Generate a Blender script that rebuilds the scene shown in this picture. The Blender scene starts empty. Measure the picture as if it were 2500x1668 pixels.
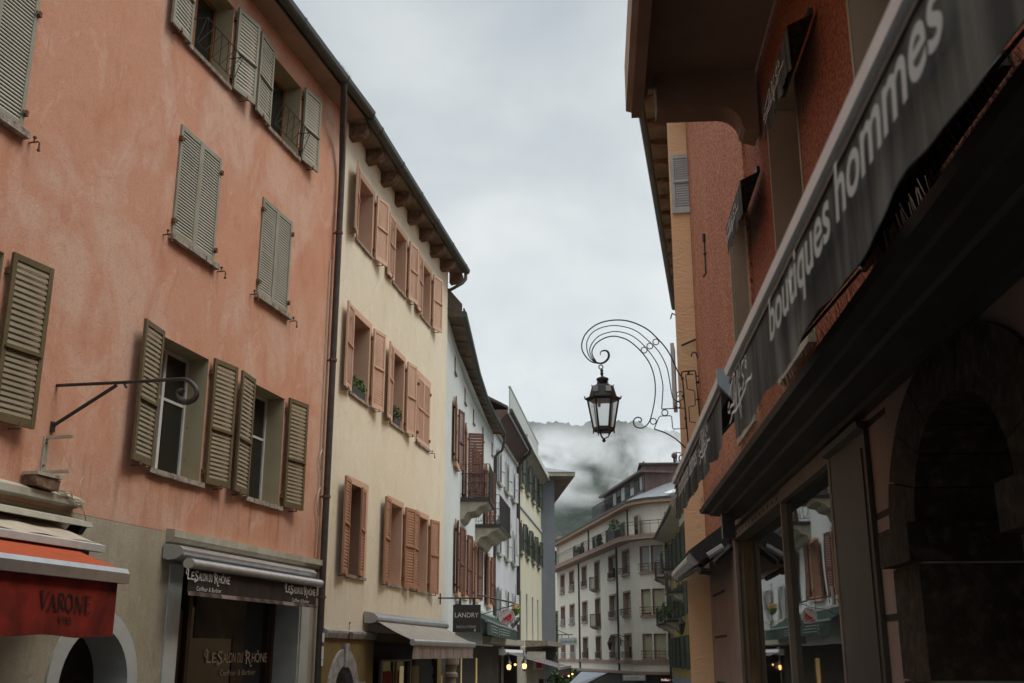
import bpy, bmesh, math, random
from mathutils import Vector, Matrix
R_ = math.radians
rnd = random.Random(7)
S = bpy.context.scene
COL = S.collection

# ------------------------------------------------------------------ camera
FPX, HOR, CX, CY, EYE = 2640.0, 1600.0, 1250.0, 834.0, 1.6
PITCH = math.atan((HOR - CY) / FPX)
cam_d = bpy.data.cameras.new("camera")
cam = bpy.data.objects.new("camera", cam_d)
COL.objects.link(cam)
cam.location = (0, 0, EYE)
cam.rotation_euler = (math.pi / 2 + PITCH, 0, 0)
cam_d.sensor_width = 36
cam_d.lens = FPX / 2500 * 36
cam_d.clip_start = 0.05
cam_d.clip_end = 9000
cam_d.dof.use_dof = True
cam_d.dof.focus_distance = 14.0
cam_d.dof.aperture_fstop = 5.6
S.camera = cam

# ------------------------------------------------------------------ world
SUN_EL, SUN_AZ = 56, 104     # azimuth clockwise from +Y
w = bpy.data.worlds.new("World"); S.world = w; w.use_nodes = True
nt = w.node_tree; nt.nodes.clear()
N = nt.nodes.new; L = nt.links.new
out = N('ShaderNodeOutputWorld'); bg = N('ShaderNodeBackground'); bg2 = N('ShaderNodeBackground'); add = N('ShaderNodeAddShader')
sky = N('ShaderNodeTexSky'); sky.sky_type = 'NISHITA'; sky.sun_disc = False
sky.sun_elevation = R_(SUN_EL); sky.sun_rotation = R_(SUN_AZ)
L(sky.outputs[0], bg2.inputs[0]); bg2.inputs[1].default_value = 0.012
tc = N('ShaderNodeTexCoord'); sep = N('ShaderNodeSeparateXYZ'); L(tc.outputs['Generated'], sep.inputs[0])
mp = N('ShaderNodeMapping'); mp.inputs['Scale'].default_value = (1.25, 1.0, 2.1); mp.inputs['Location'].default_value = (0.35, 0.1, 0.55)
L(tc.outputs['Generated'], mp.inputs[0])
n1 = N('ShaderNodeTexNoise'); n1.inputs['Scale'].default_value = 2.3; n1.inputs['Detail'].default_value = 6; n1.inputs['Roughness'].default_value = 0.5; n1.inputs['Distortion'].default_value = 0.25
L(mp.outputs[0], n1.inputs['Vector'])
cr = N('ShaderNodeValToRGB'); L(n1.outputs['Fac'], cr.inputs[0])
e = cr.color_ramp.elements
e[0].position = 0.36; e[0].color = (0.455, 0.50, 0.525, 1)
e[1].position = 0.66; e[1].color = (0.78, 0.805, 0.79, 1)
m_ = e.new(0.5); m_.color = (0.585, 0.635, 0.655, 1)
# overcast luminance: brighter band low over the hills, brightest overhead
mr = N('ShaderNodeValToRGB'); L(sep.outputs['Z'], mr.inputs[0])
e = mr.color_ramp.elements
e[0].position = 0.0; e[0].color = (1.0, 1.0, 1.0, 1)
e[1].position = 1.0; e[1].color = (3.4, 3.4, 3.35, 1)
for p_, v_ in ((0.28, 1.14), (0.42, 1.02), (0.58, 0.95), (0.75, 2.6)):
    q = e.new(p_); q.color = (v_, v_, v_, 1)
mx = N('ShaderNodeMixRGB'); mx.blend_type = 'MULTIPLY'; mx.inputs[0].default_value = 1
L(cr.outputs[0], mx.inputs[1]); L(mr.outputs[0], mx.inputs[2]); L(mx.outputs[0], bg.inputs[0]); bg.inputs[1].default_value = 0.74
L(bg.outputs[0], add.inputs[0]); L(bg2.outputs[0], add.inputs[1]); L(add.outputs[0], out.inputs[0])

# ------------------------------------------------------------------ sun (veiled by cloud)
sd = bpy.data.lights.new("sun", 'SUN'); so = bpy.data.objects.new("sun", sd); COL.objects.link(so)
sd.energy = 1.5; sd.angle = R_(28); sd.color = (1.0, 0.93, 0.82)
d_ = Vector((math.sin(R_(SUN_AZ)) * math.cos(R_(SUN_EL)), math.cos(R_(SUN_AZ)) * math.cos(R_(SUN_EL)), math.sin(R_(SUN_EL))))
so.rotation_euler = d_.to_track_quat('Z', 'Y').to_euler()

S.view_settings.view_transform = 'Standard'; S.view_settings.look = 'None'; S.view_settings.gamma = 1
S.view_settings.exposure = 0.34
S.render.engine = 'CYCLES'
S.cycles.max_bounces = 6; S.cycles.diffuse_bounces = 4; S.cycles.volume_bounces = 4
S.cycles.use_denoising = True

# ------------------------------------------------------------------ frames and pixel rays
c_, s_ = math.cos(PITCH), math.sin(PITCH)
def ray(u, v):
    x = (u - CX) / FPX; y = (CY - v) / FPX
    return (x, c_ - y * s_, s_ + y * c_)
FPV = FPX / c_
class Fr:
    """A facade's own frame: x right along it, y into it, z up."""
    def __init__(s, o, r):
        s.o = o; s.r = r; s.xd = (math.cos(r), math.sin(r)); s.yd = (-math.sin(r), math.cos(r))
    def px(s, u, v, out=0.0):
        q = ray(u, v)
        den = q[0] * s.yd[0] + q[1] * s.yd[1]
        k = (-out + s.o[0] * s.yd[0] + s.o[1] * s.yd[1]) / den
        X, Y = k * q[0] - s.o[0], k * q[1] - s.o[1]
        return (X * s.xd[0] + Y * s.xd[1], EYE + k * q[2])
    def w(s, x, y, z=0):
        return Vector((s.o[0] + x * s.xd[0] + y * s.yd[0], s.o[1] + x * s.xd[1] + y * s.yd[1], z))
def az_of(vp): return math.atan((vp - CX) / FPV)
def left_wall(vp, pt=None, d=None):
    a = az_of(vp); n = (-math.cos(a), math.sin(a))
    if d is None: d = n[0] * pt[0] + n[1] * pt[1]
    return Fr((n[0] * d, n[1] * d), math.pi / 2 - a)
def right_wall(vp, pt=None, d=None):
    a = az_of(vp); n = (math.cos(a), -math.sin(a))
    if d is None: d = n[0] * pt[0] + n[1] * pt[1]
    return Fr((n[0] * d, n[1] * d), -math.pi / 2 - a)
def gz(y):          # the street runs gently downhill away from the camera
    pts = [(-200, 0.3), (10, 0), (20, -0.35), (30, -0.9), (45, -1.3), (60, -1.8), (110, -2.6), (9999, -2.8)]
    for (a, b), (c, d) in zip(pts, pts[1:]):
        if y <= c: return b + (d - b) * (y - a) / (c - a)
    return -2.8

# crop -> photo pixel
k0 = lambda x, y: (x * 1.0638, y * 1.0638)
c1 = lambda x, y: (760 + x / 3.136, 680 + y / 3.136)
c2 = lambda x, y: (760 + x / 2.914, 1130 + y / 2.914)
c3 = lambda x, y: (1060 + x / 3.136, 680 + y / 3.136)
c5 = lambda x, y: (1060 + x / 2.914, 1130 + y / 2.914)
c6 = lambda x, y: (1340 + x / 2.7605, 1100 + y / 2.7605)
c7 = lambda x, y: (1180 + x / 6.879, 1440 + y / 6.879)
c8 = lambda x, y: (780 + x / 5.875, 1480 + y / 5.875)
c9 = lambda x, y: (1180 + x / 3.7333, 1060 + y / 3.7333)
cb = lambda x, y: (1340 + x / 6.184, 1560 + y / 6.184)
z2 = lambda x, y: (1380 + x / 3.137, 740 + y / 3.137)
z3 = lambda x, y: (1500 + x / 2.063, y / 2.063)
rc = lambda x, y: (1600 + x / 3.027, 1150 + y / 3.027)
ra = lambda x, y: (1600 + x / 3.92, 880 + y / 3.92)
rb = lambda x, y: (2000 + x / 1.62, 700 + y / 1.62)
rd = lambda x, y: (1720 + x / 4.9, 780 + y / 4.9)
re_ = lambda x, y: (1700 + x / 3.92, y / 3.92)

# ------------------------------------------------------------------ materials
def new_mat(name):
    m = bpy.data.materials.new(name); m.use_nodes = True
    t = m.node_tree; b = t.nodes['Principled BSDF']
    return m, t, b
def C4(c): return (c[0], c[1], c[2], 1)
def tex(t, kind, scale, sc=(1, 1, 1), detail=6, rough=0.6, dist=0.0, obj=False):
    if obj:
        g = t.nodes.new('ShaderNodeTexCoord').outputs['Object']
    else:
        g = t.nodes.new('ShaderNodeNewGeometry').outputs['Position']
    mp = t.nodes.new('ShaderNodeMapping'); mp.inputs['Scale'].default_value = sc
    t.links.new(g, mp.inputs[0])
    n = t.nodes.new(kind); n.inputs['Scale'].default_value = scale
    if 'Detail' in n.inputs: n.inputs['Detail'].default_value = detail
    if 'Roughness' in n.inputs: n.inputs['Roughness'].default_value = rough
    if 'Distortion' in n.inputs: n.inputs['Distortion'].default_value = dist
    t.links.new(mp.outputs[0], n.inputs['Vector'])
    return n
def ramp(t, src, p0, p1, a=0.0, b=1.0):
    r = t.nodes.new('ShaderNodeMapRange'); r.inputs[1].default_value = p0; r.inputs[2].default_value = p1
    r.inputs[3].default_value = a; r.inputs[4].default_value = b; r.clamp = True
    t.links.new(src, r.inputs[0]); return r.outputs[0]
def mixc(t, fac, a, b, mode='MIX'):
    m = t.nodes.new('ShaderNodeMixRGB'); m.blend_type = mode
    if isinstance(fac, (int, float)): m.inputs[0].default_value = fac
    else: t.links.new(fac, m.inputs[0])
    for i, v in ((1, a), (2, b)):
        if isinstance(v, tuple): m.inputs[i].default_value = C4(v)
        else: t.links.new(v, m.inputs[i])
    return m.outputs[0]
def bumpn(t, b, src, strength, dist):
    n = t.nodes.new('ShaderNodeBump'); n.inputs['Strength'].default_value = strength; n.inputs['Distance'].default_value = dist
    t.links.new(src, n.inputs['Height'])
    old = b.inputs['Normal'].links
    if old: t.links.new(old[0].from_socket, n.inputs['Normal'])
    t.links.new(n.outputs[0], b.inputs['Normal'])
def surf(name, col, col2=None, vs=1.5, vsc=(1, 1, 1), p=(0.38, 0.62), rough=0.85, bs=40, bst=0.3, bd=0.004, metal=0, spec=0.3, col3=None, v3=6, obj=False, bsc=(1, 1, 1)):
    m, t, b = new_mat(name)
    b.inputs['Roughness'].default_value = rough; b.inputs['Metallic'].default_value = metal
    b.inputs['Specular IOR Level'].default_value = spec
    c = col
    if col2:
        n = tex(t, 'ShaderNodeTexNoise', vs, vsc, obj=obj, dist=0.3)
        c = mixc(t, ramp(t, n.outputs['Fac'], *p), col, col2)
    if col3:
        n = tex(t, 'ShaderNodeTexNoise', v3, vsc, obj=obj, detail=8)
        c = mixc(t, ramp(t, n.outputs['Fac'], 0.48, 0.75), c, col3)
    if 'shutter' in name or 'slat' in name or 'blind' in name:
        oi = t.nodes.new('ShaderNodeObjectInfo'); rr = ramp(t, oi.outputs['Random'], 0, 1, 0, 0.26)
        n0 = tex(t, 'ShaderNodeTexNoise', 14, (1, 1, .5), detail=5)
        c = mixc(t, rr, c, tuple(min(1, x * 1.35 + .02) for x in col)); c = mixc(t, ramp(t, n0.outputs['Fac'], .55, .75, 0, .5), c, tuple(x * .6 for x in col))
    if isinstance(c, tuple): b.inputs['Base Color'].default_value = C4(c)
    else: t.links.new(c, b.inputs['Base Color'])
    if bst:
        n = tex(t, 'ShaderNodeTexNoise', bs, bsc, obj=obj, detail=4)
        bumpn(t, b, n.outputs['Fac'], bst, bd)
    return m

def plaster(name, base, pale, deep, streak=True, zbase=None, grain=38, gst=0.6, gd=0.010, sstr=0.25, under=None):
    """Limewashed render: soft patches, vertical wear streaks, grain; optional run-off stains below a height."""
    m, t, b = new_mat(name)
    b.inputs['Roughness'].default_value = 0.92; b.inputs['Specular IOR Level'].default_value = 0.15
    n = tex(t, 'ShaderNodeTexNoise', 0.55, (1, 1, 0.75), detail=7, rough=0.62, dist=0.9)
    c = mixc(t, ramp(t, n.outputs['Fac'], 0.47, 0.60), base, pale)
    n2 = tex(t, 'ShaderNodeTexNoise', 1.6, (1, 1, 0.55), detail=8, rough=0.65, dist=0.5)
    c = mixc(t, ramp(t, n2.outputs['Fac'], 0.50, 0.70, 0, 0.75), c, deep)
    n8 = tex(t, 'ShaderNodeTexNoise', 0.8, (1.3, 1.3, 1), detail=8, rough=0.7, dist=1.2)
    c = mixc(t, ramp(t, n8.outputs['Fac'], 0.565, 0.60, 0, 0.42), c, tuple(min(1, x * 1.06) for x in pale))
    v9 = tex(t, 'ShaderNodeTexVoronoi', 1.1, (1, 1, 0.7), detail=3); v9.feature = 'DISTANCE_TO_EDGE'
    cm = t.nodes.new('ShaderNodeMath'); cm.operation = 'MULTIPLY'; t.links.new(ramp(t, v9.outputs['Distance'], 0.012, 0.0), cm.inputs[0]); t.links.new(ramp(t, n8.outputs['Fac'], 0.50, 0.62, 0, 0.35), cm.inputs[1])
    c = mixc(t, cm.outputs[0], c, tuple(x * 0.5 for x in deep))
    n3 = tex(t, 'ShaderNodeTexNoise', 9, (1, 1, 0.3), detail=6, rough=0.7)
    c = mixc(t, ramp(t, n3.outputs['Fac'], 0.45, 0.8, 0, sstr), c, tuple(x * 0.62 for x in deep))
    n7 = tex(t, 'ShaderNodeTexNoise', 24, (1, 1, 0.8), detail=9, rough=0.75)
    c = mixc(t, ramp(t, n7.outputs['Fac'], 0.50, 0.72, 0, 0.45), c, tuple(x * 0.72 for x in deep))
    if under:      # dark run-off marks under the sills, between the two heights given
        z0, z1, colr = under
        g = t.nodes.new('ShaderNodeNewGeometry'); sp = t.nodes.new('ShaderNodeSeparateXYZ'); t.links.new(g.outputs['Position'], sp.inputs[0])
        n4 = tex(t, 'ShaderNodeTexNoise', 7, (1, 1, 0.05), detail=5, rough=0.6)
        a = ramp(t, n4.outputs['Fac'], 0.52, 0.72)
        hi = ramp(t, sp.outputs['Z'], z1, z1 - 0.15); lo = ramp(t, sp.outputs['Z'], z0, z0 + 0.45)
        mm = t.nodes.new('ShaderNodeMath'); mm.operation = 'MULTIPLY'; t.links.new(a, mm.inputs[0]); t.links.new(hi, mm.inputs[1])
        m2 = t.nodes.new('ShaderNodeMath'); m2.operation = 'MULTIPLY'; t.links.new(mm.outputs[0], m2.inputs[0]); t.links.new(lo, m2.inputs[1])
        m3 = t.nodes.new('ShaderNodeMath'); m3.operation = 'MULTIPLY'; t.links.new(m2.outputs[0], m3.inputs[0]); m3.inputs[1].default_value = 0.6
        c = mixc(t, m3.outputs[0], c, colr)
    t.links.new(c, b.inputs['Base Color'])
    n5 = tex(t, 'ShaderNodeTexNoise', grain, detail=5, rough=0.7)
    bumpn(t, b, n5.outputs['Fac'], gst, gd)
    n6 = tex(t, 'ShaderNodeTexNoise', 2.2, detail=4)
    bumpn(t, b, n6.outputs['Fac'], 0.35, 0.03)
    return m

M = {}
M['pink'] = plaster('pink_plaster', (0.54, 0.285, 0.192), (0.57, 0.37, 0.28), (0.47, 0.20, 0.12), sstr=0.12, under=(3.15, 3.98, (0.20, 0.095, 0.05)))
M['greyplaster'] = plaster('grey_plaster', (0.36, 0.315, 0.235), (0.40, 0.355, 0.275), (0.28, 0.235, 0.165), sstr=0.35)
M['cream'] = plaster('cream_plaster', (0.70, 0.635, 0.505), (0.72, 0.66, 0.54), (0.64, 0.565, 0.43), sstr=0.10, gst=0.2, under=(2.4, 3.08, (0.36, 0.28, 0.17)))
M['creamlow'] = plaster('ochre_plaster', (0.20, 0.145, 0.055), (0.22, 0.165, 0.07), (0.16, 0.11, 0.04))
M['white'] = plaster('white_plaster', (0.56, 0.60, 0.60), (0.60, 0.63, 0.62), (0.50, 0.545, 0.55), sstr=0.15, gst=0.15)
M['lilac'] = plaster('pale_lilac_plaster', (0.50, 0.53, 0.56), (0.54, 0.56, 0.58), (0.44, 0.46, 0.49), sstr=0.15, gst=0.15)
M['yellow'] = plaster('pale_yellow_plaster', (0.60, 0.585, 0.46), (0.63, 0.61, 0.49), (0.55, 0.53, 0.41), sstr=0.12, gst=0.15)
M['blue'] = plaster('blue_grey_render', (0.215, 0.235, 0.27), (0.235, 0.255, 0.285), (0.19, 0.21, 0.245), sstr=0.2, gst=0.15)
M['beige'] = plaster('beige_render', (0.72, 0.67, 0.57), (0.75, 0.70, 0.605), (0.65, 0.59, 0.49), sstr=0.25, gst=0.1)
M['ochre'] = plaster('mustard_render', (0.30, 0.23, 0.085), (0.33, 0.26, 0.11), (0.25, 0.18, 0.06), sstr=0.25, gst=0.1)
M['soffit'] = surf('painted_soffit', (0.36, 0.26, 0.185), (0.28, 0.195, 0.13), 1.2)
M['soffdark'] = surf('dark_soffit_boards', (0.12, 0.095, 0.07), (0.20, 0.155, 0.11), 1.5, (1, 1, 1))
M['corbel'] = surf('worn_timber', (0.17, 0.10, 0.06), (0.10, 0.055, 0.035), 5, rough=0.9, bs=30, bst=0.6, bd=0.02, col3=(0.27, 0.19, 0.13))
M['gutter'] = surf('dark_metal_gutter', (0.035, 0.04, 0.033), (0.055, 0.058, 0.048), 8, rough=0.5, bst=0.1, spec=0.5)
M['pipe'] = surf('brown_downpipe', (0.045, 0.036, 0.033), (0.065, 0.052, 0.045), 6, rough=0.5, bst=0.08)
M['sh_olive'] = surf('olive_shutter_paint', (0.098, 0.070, 0.032), (0.12, 0.09, 0.045), 3, rough=0.55, bs=60, bst=0.15, bd=0.002)
M['sl_olive'] = surf('olive_slat_paint', (0.215, 0.185, 0.12), (0.18, 0.15, 0.095), 4, rough=0.55, bs=60, bst=0.1, bd=0.002)  # lighter than the frames: skylight on the tilted slats put into the colour
M['sh_grey'] = surf('grey_green_shutter_paint', (0.26, 0.25, 0.195), (0.22, 0.20, 0.145), 2, rough=0.5, bs=60, bst=0.1, bd=0.002)  # lighter copy of the shutter paint, reflected sky put into the colour
M['sl_grey'] = surf('grey_slat_paint', (0.36, 0.35, 0.29), (0.31, 0.30, 0.24), 3, rough=0.5, bst=0)  # slats of the same copy, sky reflection included in the colour
M['sh_rose'] = surf('rose_shutter_paint', (0.58, 0.385, 0.275), (0.52, 0.33, 0.225), 3, rough=0.5, bst=0.1, bd=0.002)
M['sl_rose'] = surf('rose_slat_paint', (0.52, 0.31, 0.225), (0.46, 0.26, 0.18), 3, rough=0.5, bst=0)
M['sh_terra'] = surf('terracotta_shutter_paint', (0.36, 0.18, 0.105), (0.31, 0.15, 0.085), 3, rough=0.6, bst=0.1, bd=0.002)
M['reveal_rose'] = surf('rose_reveal_paint', (0.58, 0.38, 0.275), (0.53, 0.335, 0.235), 1.5, rough=0.85)
M['reveal_khaki'] = surf('khaki_reveal_paint', (0.36, 0.315, 0.205), (0.32, 0.27, 0.165), 1.5, rough=0.85)
M['sh_red'] = surf('oxblood_shutter_paint', (0.145, 0.060, 0.041), (0.105, 0.042, 0.028), 3, rough=0.55, bst=0.1, bd=0.002)
M['surround_tan'] = surf('tan_window_surround', (0.50, 0.33, 0.23), (0.44, 0.28, 0.19), 3)
M['sh_pale'] = surf('pale_grey_shutter_paint', (0.52, 0.54, 0.54), (0.46, 0.48, 0.485), 3, rough=0.5, bst=0)
M['sh_green'] = surf('dark_green_shutter_paint', (0.028, 0.036, 0.028), (0.04, 0.048, 0.036), 3, rough=0.5, bst=0)
M['whitepaint'] = surf('white_painted_wood', (0.55, 0.55, 0.53), (0.48, 0.48, 0.46), 4, rough=0.5, bst=0.05)
M['woodframe'] = surf('varnished_orange_wood', (0.30, 0.12, 0.045), (0.24, 0.09, 0.03), 6, rough=0.4, bst=0.05)
M['greyframe'] = surf('cool_grey_frame_paint', (0.43, 0.45, 0.425), (0.37, 0.39, 0.37), 3, rough=0.5, bst=0.05)
M['stone'] = surf('weathered_sill_stone', (0.33, 0.28, 0.23), (0.17, 0.14, 0.11), 9, rough=0.95, bs=25, bst=0.9, bd=0.015, col3=(0.46, 0.40, 0.34), v3=14)
M['stonearch'] = surf('grey_arch_stone', (0.33, 0.32, 0.32), (0.22, 0.205, 0.19), 5, rough=0.95, bs=18, bst=0.8, bd=0.02, col3=(0.42, 0.40, 0.38), v3=11)
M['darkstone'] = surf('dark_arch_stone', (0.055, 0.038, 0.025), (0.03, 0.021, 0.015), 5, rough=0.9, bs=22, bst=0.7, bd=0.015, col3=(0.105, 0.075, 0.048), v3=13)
M['palestone'] = surf('pale_cut_stone', (0.42, 0.40, 0.33), (0.33, 0.30, 0.23), 3, rough=0.9, bs=25, bst=0.4, bd=0.008)
M['black'] = surf('black_iron', (0.018, 0.017, 0.016), (0.035, 0.03, 0.027), 20, rough=0.45, bs=90, bst=0.25, bd=0.002, spec=0.5)
M['rust'] = surf('rusty_iron', (0.09, 0.055, 0.035), (0.16, 0.08, 0.04), 20, rough=0.8, bst=0.3)
M['alu'] = surf('brushed_aluminium', (0.62, 0.63, 0.64), (0.52, 0.53, 0.54), 4, rough=0.32, bst=0.03, metal=0.85)
M['alugrey'] = surf('grey_coated_aluminium', (0.33, 0.35, 0.37), (0.27, 0.285, 0.30), 4, rough=0.35, bst=0.03, metal=0.4)
M['capgrey'] = surf('grey_plastic_cap', (0.33, 0.32, 0.30), None, rough=0.5, bst=0)
M['balc'] = surf('brown_balcony_paint', (0.25, 0.165, 0.115), (0.20, 0.125, 0.085), 1.2)
M['alubar'] = surf('bright_aluminium_trim', (0.86, 0.87, 0.88), (0.78, 0.79, 0.80), 5, rough=0.3, bst=0.03, metal=0.0)
M['slatbrown'] = surf('brown_slatted_awning', (0.10, 0.07, 0.065), (0.14, 0.10, 0.095), 4)
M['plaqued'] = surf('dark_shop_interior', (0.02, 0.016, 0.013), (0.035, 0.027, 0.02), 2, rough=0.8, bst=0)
M['darkwood'] = surf('dark_red_brown_wood', (0.045, 0.018, 0.012), (0.065, 0.03, 0.02), 4, (1, 1, 0.2), rough=0.5, bst=0.1)
M['darkteal'] = surf('dark_blue_green_door_paint', (0.03, 0.04, 0.045), (0.04, 0.052, 0.055), 4, rough=0.5, bst=0.05)
M['shopfront'] = surf('grey_brown_shopfront_paint', (0.052, 0.046, 0.037), (0.075, 0.068, 0.055), 2, (1, 1, 0.4), rough=0.55, bst=0.12, bd=0.003)
M['shopfront2'] = surf('brown_frame_paint', (0.20, 0.16, 0.12), (0.16, 0.125, 0.09), 3, rough=0.55, bst=0.12, bd=0.003)
M['brass'] = surf('aged_brass', (0.26, 0.16, 0.07), (0.12, 0.075, 0.035), 4, (1, 1, 0.4), rough=0.35, bst=0.1, metal=0.9)
M['inside'] = surf('dim_interior', (0.045, 0.035, 0.025), (0.10, 0.075, 0.045), 1.2, rough=0.8, bst=0)
M['rooftile'] = surf('dark_roof_tiles', (0.07, 0.06, 0.052), (0.11, 0.09, 0.075), 6, rough=0.85, bs=8, bst=0.6, bd=0.03)
M['slate'] = surf('grey_slate', (0.16, 0.17, 0.185), (0.22, 0.23, 0.24), 5, rough=0.6, bst=0.3)
M['copper'] = surf('brown_copper_cladding', (0.10, 0.06, 0.055), (0.13, 0.085, 0.075), 3, (1, 1, 0.2), rough=0.5, bst=0.1)
M['orangeband'] = surf('terracotta_cornice_paint', (0.36, 0.225, 0.16), (0.31, 0.19, 0.13), 3)
M['pinktrim'] = surf('dusty_pink_trim', (0.36, 0.25, 0.20), (0.31, 0.21, 0.165), 3)
M['blind'] = surf('pale_yellow_roller_blind', (0.42, 0.40, 0.27), (0.36, 0.34, 0.22), 2, rough=0.9, bst=0)
M['curtain'] = surf('white_net_curtain', (0.45, 0.46, 0.46), (0.30, 0.31, 0.31), 3, (5, 5, 0.2), rough=0.9, bst=0)
M['asphalt'] = surf('street_paving', (0.09, 0.085, 0.08), (0.12, 0.115, 0.105), 4, rough=0.85, bs=30, bst=0.5)
M['white_l'] = surf('white_lettering', (0.66, 0.66, 0.64), None, rough=0.7, bst=0)
M['grey_l'] = surf('grey_lettering', (0.42, 0.42, 0.40), None, rough=0.7, bst=0)
M['gold_l'] = surf('beige_lettering', (0.52, 0.44, 0.36), None, rough=0.7, bst=0)
M['dark_l'] = surf('dark_lettering', (0.03, 0.012, 0.008), None, rough=0.8, bst=0)
M['red_l'] = surf('red_sign_paint', (0.45, 0.02, 0.03), None, rough=0.5, bst=0)
M['blue_l'] = surf('blue_lettering', (0.06, 0.14, 0.34), None, rough=0.5, bst=0)
M['green_l'] = surf('green_sign_paint', (0.25, 0.40, 0.04), None, rough=0.5, bst=0)
M['signwhite'] = surf('white_sign_face', (0.55, 0.57, 0.58), None, rough=0.5, bst=0)
M['cable'] = surf('pale_cable', (0.50, 0.42, 0.32), None, rough=0.6, bst=0)
M['leaf'] = surf('fresh_green_leaves', (0.05, 0.11, 0.025), (0.10, 0.17, 0.04), 30, rough=0.6, bst=0)
M['leafdark'] = surf('dark_fir_leaves', (0.03, 0.06, 0.02), (0.06, 0.10, 0.03), 30, rough=0.6, bst=0)
M['ivy'] = surf('ivy_leaves', (0.07, 0.13, 0.02), (0.14, 0.20, 0.04), 8, rough=0.6, bst=0)
M['flower'] = surf('yellow_flowers', (0.55, 0.52, 0.06), (0.45, 0.10, 0.08), 12, rough=0.6, bst=0)
M['bark'] = surf('dark_bark', (0.06, 0.045, 0.035), (0.09, 0.07, 0.05), 12, rough=0.9, bst=0.5)

def fabric(name, a, b_, rough=0.9, sc=(1, 1, 0.15), vs=4, sheen=0.0, p=(0.4, 0.65)):
    return surf(name, a, b_, vs, sc, p, rough=rough, bs=14, bst=0.35, bd=0.012, bsc=(1, 1, 0.25))
M['blackfab'] = fabric('weathered_black_fabric', (0.030, 0.029, 0.025), (0.135, 0.135, 0.12), vs=10, p=(0.42, 0.68), sc=(1, 1, 0.10))
M['brownfab'] = fabric('dark_brown_fabric', (0.028, 0.019, 0.015), (0.038, 0.027, 0.022))
M['stripefab'] = fabric('pale_mauve_fabric', (0.33, 0.24, 0.225), (0.38, 0.28, 0.26))
M['redfab'] = fabric('deep_red_fabric', (0.26, 0.022, 0.010), (0.10, 0.010, 0.006), vs=2.4, sc=(1, 1, 0.8))
M['orangefab'] = fabric('orange_red_fabric', (0.42, 0.085, 0.03), (0.36, 0.07, 0.028))
M['greyfab'] = fabric('grey_taupe_fabric', (0.36, 0.335, 0.305), (0.29, 0.265, 0.24), vs=3)
M['mauvefab'] = fabric('pale_mauve_valance', (0.38, 0.33, 0.32), (0.29, 0.25, 0.24), vs=6)
M['beigefab'] = fabric('beige_fabric', (0.48, 0.42, 0.34), (0.40, 0.33, 0.25))
M['greenfab'] = fabric('bottle_green_fabric', (0.018, 0.040, 0.033), (0.028, 0.054, 0.045))
M['umbfab'] = fabric('pale_grey_parasol_fabric', (0.30, 0.325, 0.37), (0.26, 0.28, 0.32))

# roughcast red render, mostly even colour with coarse granules
def roughcast(name, a, b_, c, scale, st, dist):
    m, t, b = new_mat(name)
    b.inputs['Roughness'].default_value = 0.85; b.inputs['Specular IOR Level'].default_value = 0.25
    n = tex(t, 'ShaderNodeTexNoise', 1.3, (1, 1, 0.3), detail=7, rough=0.7, dist=0.4)
    cc = mixc(t, ramp(t, n.outputs['Fac'], 0.40, 0.62), a, b_)
    n3 = tex(t, 'ShaderNodeTexNoise', 7, (1, 1, 0.12), detail=4, rough=0.6)
    cc = mixc(t, ramp(t, n3.outputs['Fac'], 0.55, 0.75, 0, .6), cc, c)
    n4 = tex(t, 'ShaderNodeTexNoise', scale, detail=3, rough=0.75)
    cc = mixc(t, ramp(t, n4.outputs['Fac'], 0.50, 0.66), cc, c)
    cc = mixc(t, ramp(t, n4.outputs['Fac'], 0.36, 0.50, 0.8, 0), cc, tuple(x * 0.30 for x in a))
    t.links.new(cc, b.inputs['Base Color'])
    bumpn(t, b, n4.outputs['Fac'], st, dist)
    return m
M['redcast'] = roughcast('red_roughcast', (0.29, 0.078, 0.034), (0.33, 0.098, 0.045), (0.43, 0.155, 0.08), 34, 1.0, 0.03)
M['redcast2'] = roughcast('lit_red_roughcast', (0.42, 0.15, 0.078), (0.49, 0.20, 0.115), (0.62, 0.31, 0.20), 26, 1.0, 0.03)  # lighter copy of redcast: light on the wall beyond the balcony painted in
M['orange'] = None
m, t, b = new_mat('orange_trowelled_render')
b.inputs['Roughness'].default_value = 0.85
n = tex(t, 'ShaderNodeTexNoise', 1.2, detail=5)
cc = mixc(t, ramp(t, n.outputs['Fac'], 0.4, 0.65), (0.86, 0.57, 0.33), (0.83, 0.53, 0.30))
t.links.new(cc, b.inputs['Base Color'])
n = tex(t, 'ShaderNodeTexNoise', 5, (1, 1, 1.7), detail=5, rough=0.55, dist=1.4)
bumpn(t, b, n.outputs['Fac'], 0.7, 0.03)
n = tex(t, 'ShaderNodeTexNoise', 60, detail=3); bumpn(t, b, n.outputs['Fac'], 0.3, 0.004)
M['orange'] = m
# pitted block stone of the pilasters
m, t, b = new_mat('pitted_pink_stone')
b.inputs['Roughness'].default_value = 0.9
n = tex(t, 'ShaderNodeTexNoise', 2.2, detail=5)
cc = mixc(t, ramp(t, n.outputs['Fac'], 0.4, 0.65), (0.27, 0.195, 0.16), (0.31, 0.23, 0.19))
v = tex(t, 'ShaderNodeTexVoronoi', 26, (1, 1, 0.7))
pit = ramp(t, v.outputs['Distance'], 0.20, 0.34)
cc = mixc(t, pit, (0.10, 0.065, 0.05), cc); t.links.new(cc, b.inputs['Base Color'])
bumpn(t, b, pit, 1.0, 0.008); M['pitstone'] = m
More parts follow.
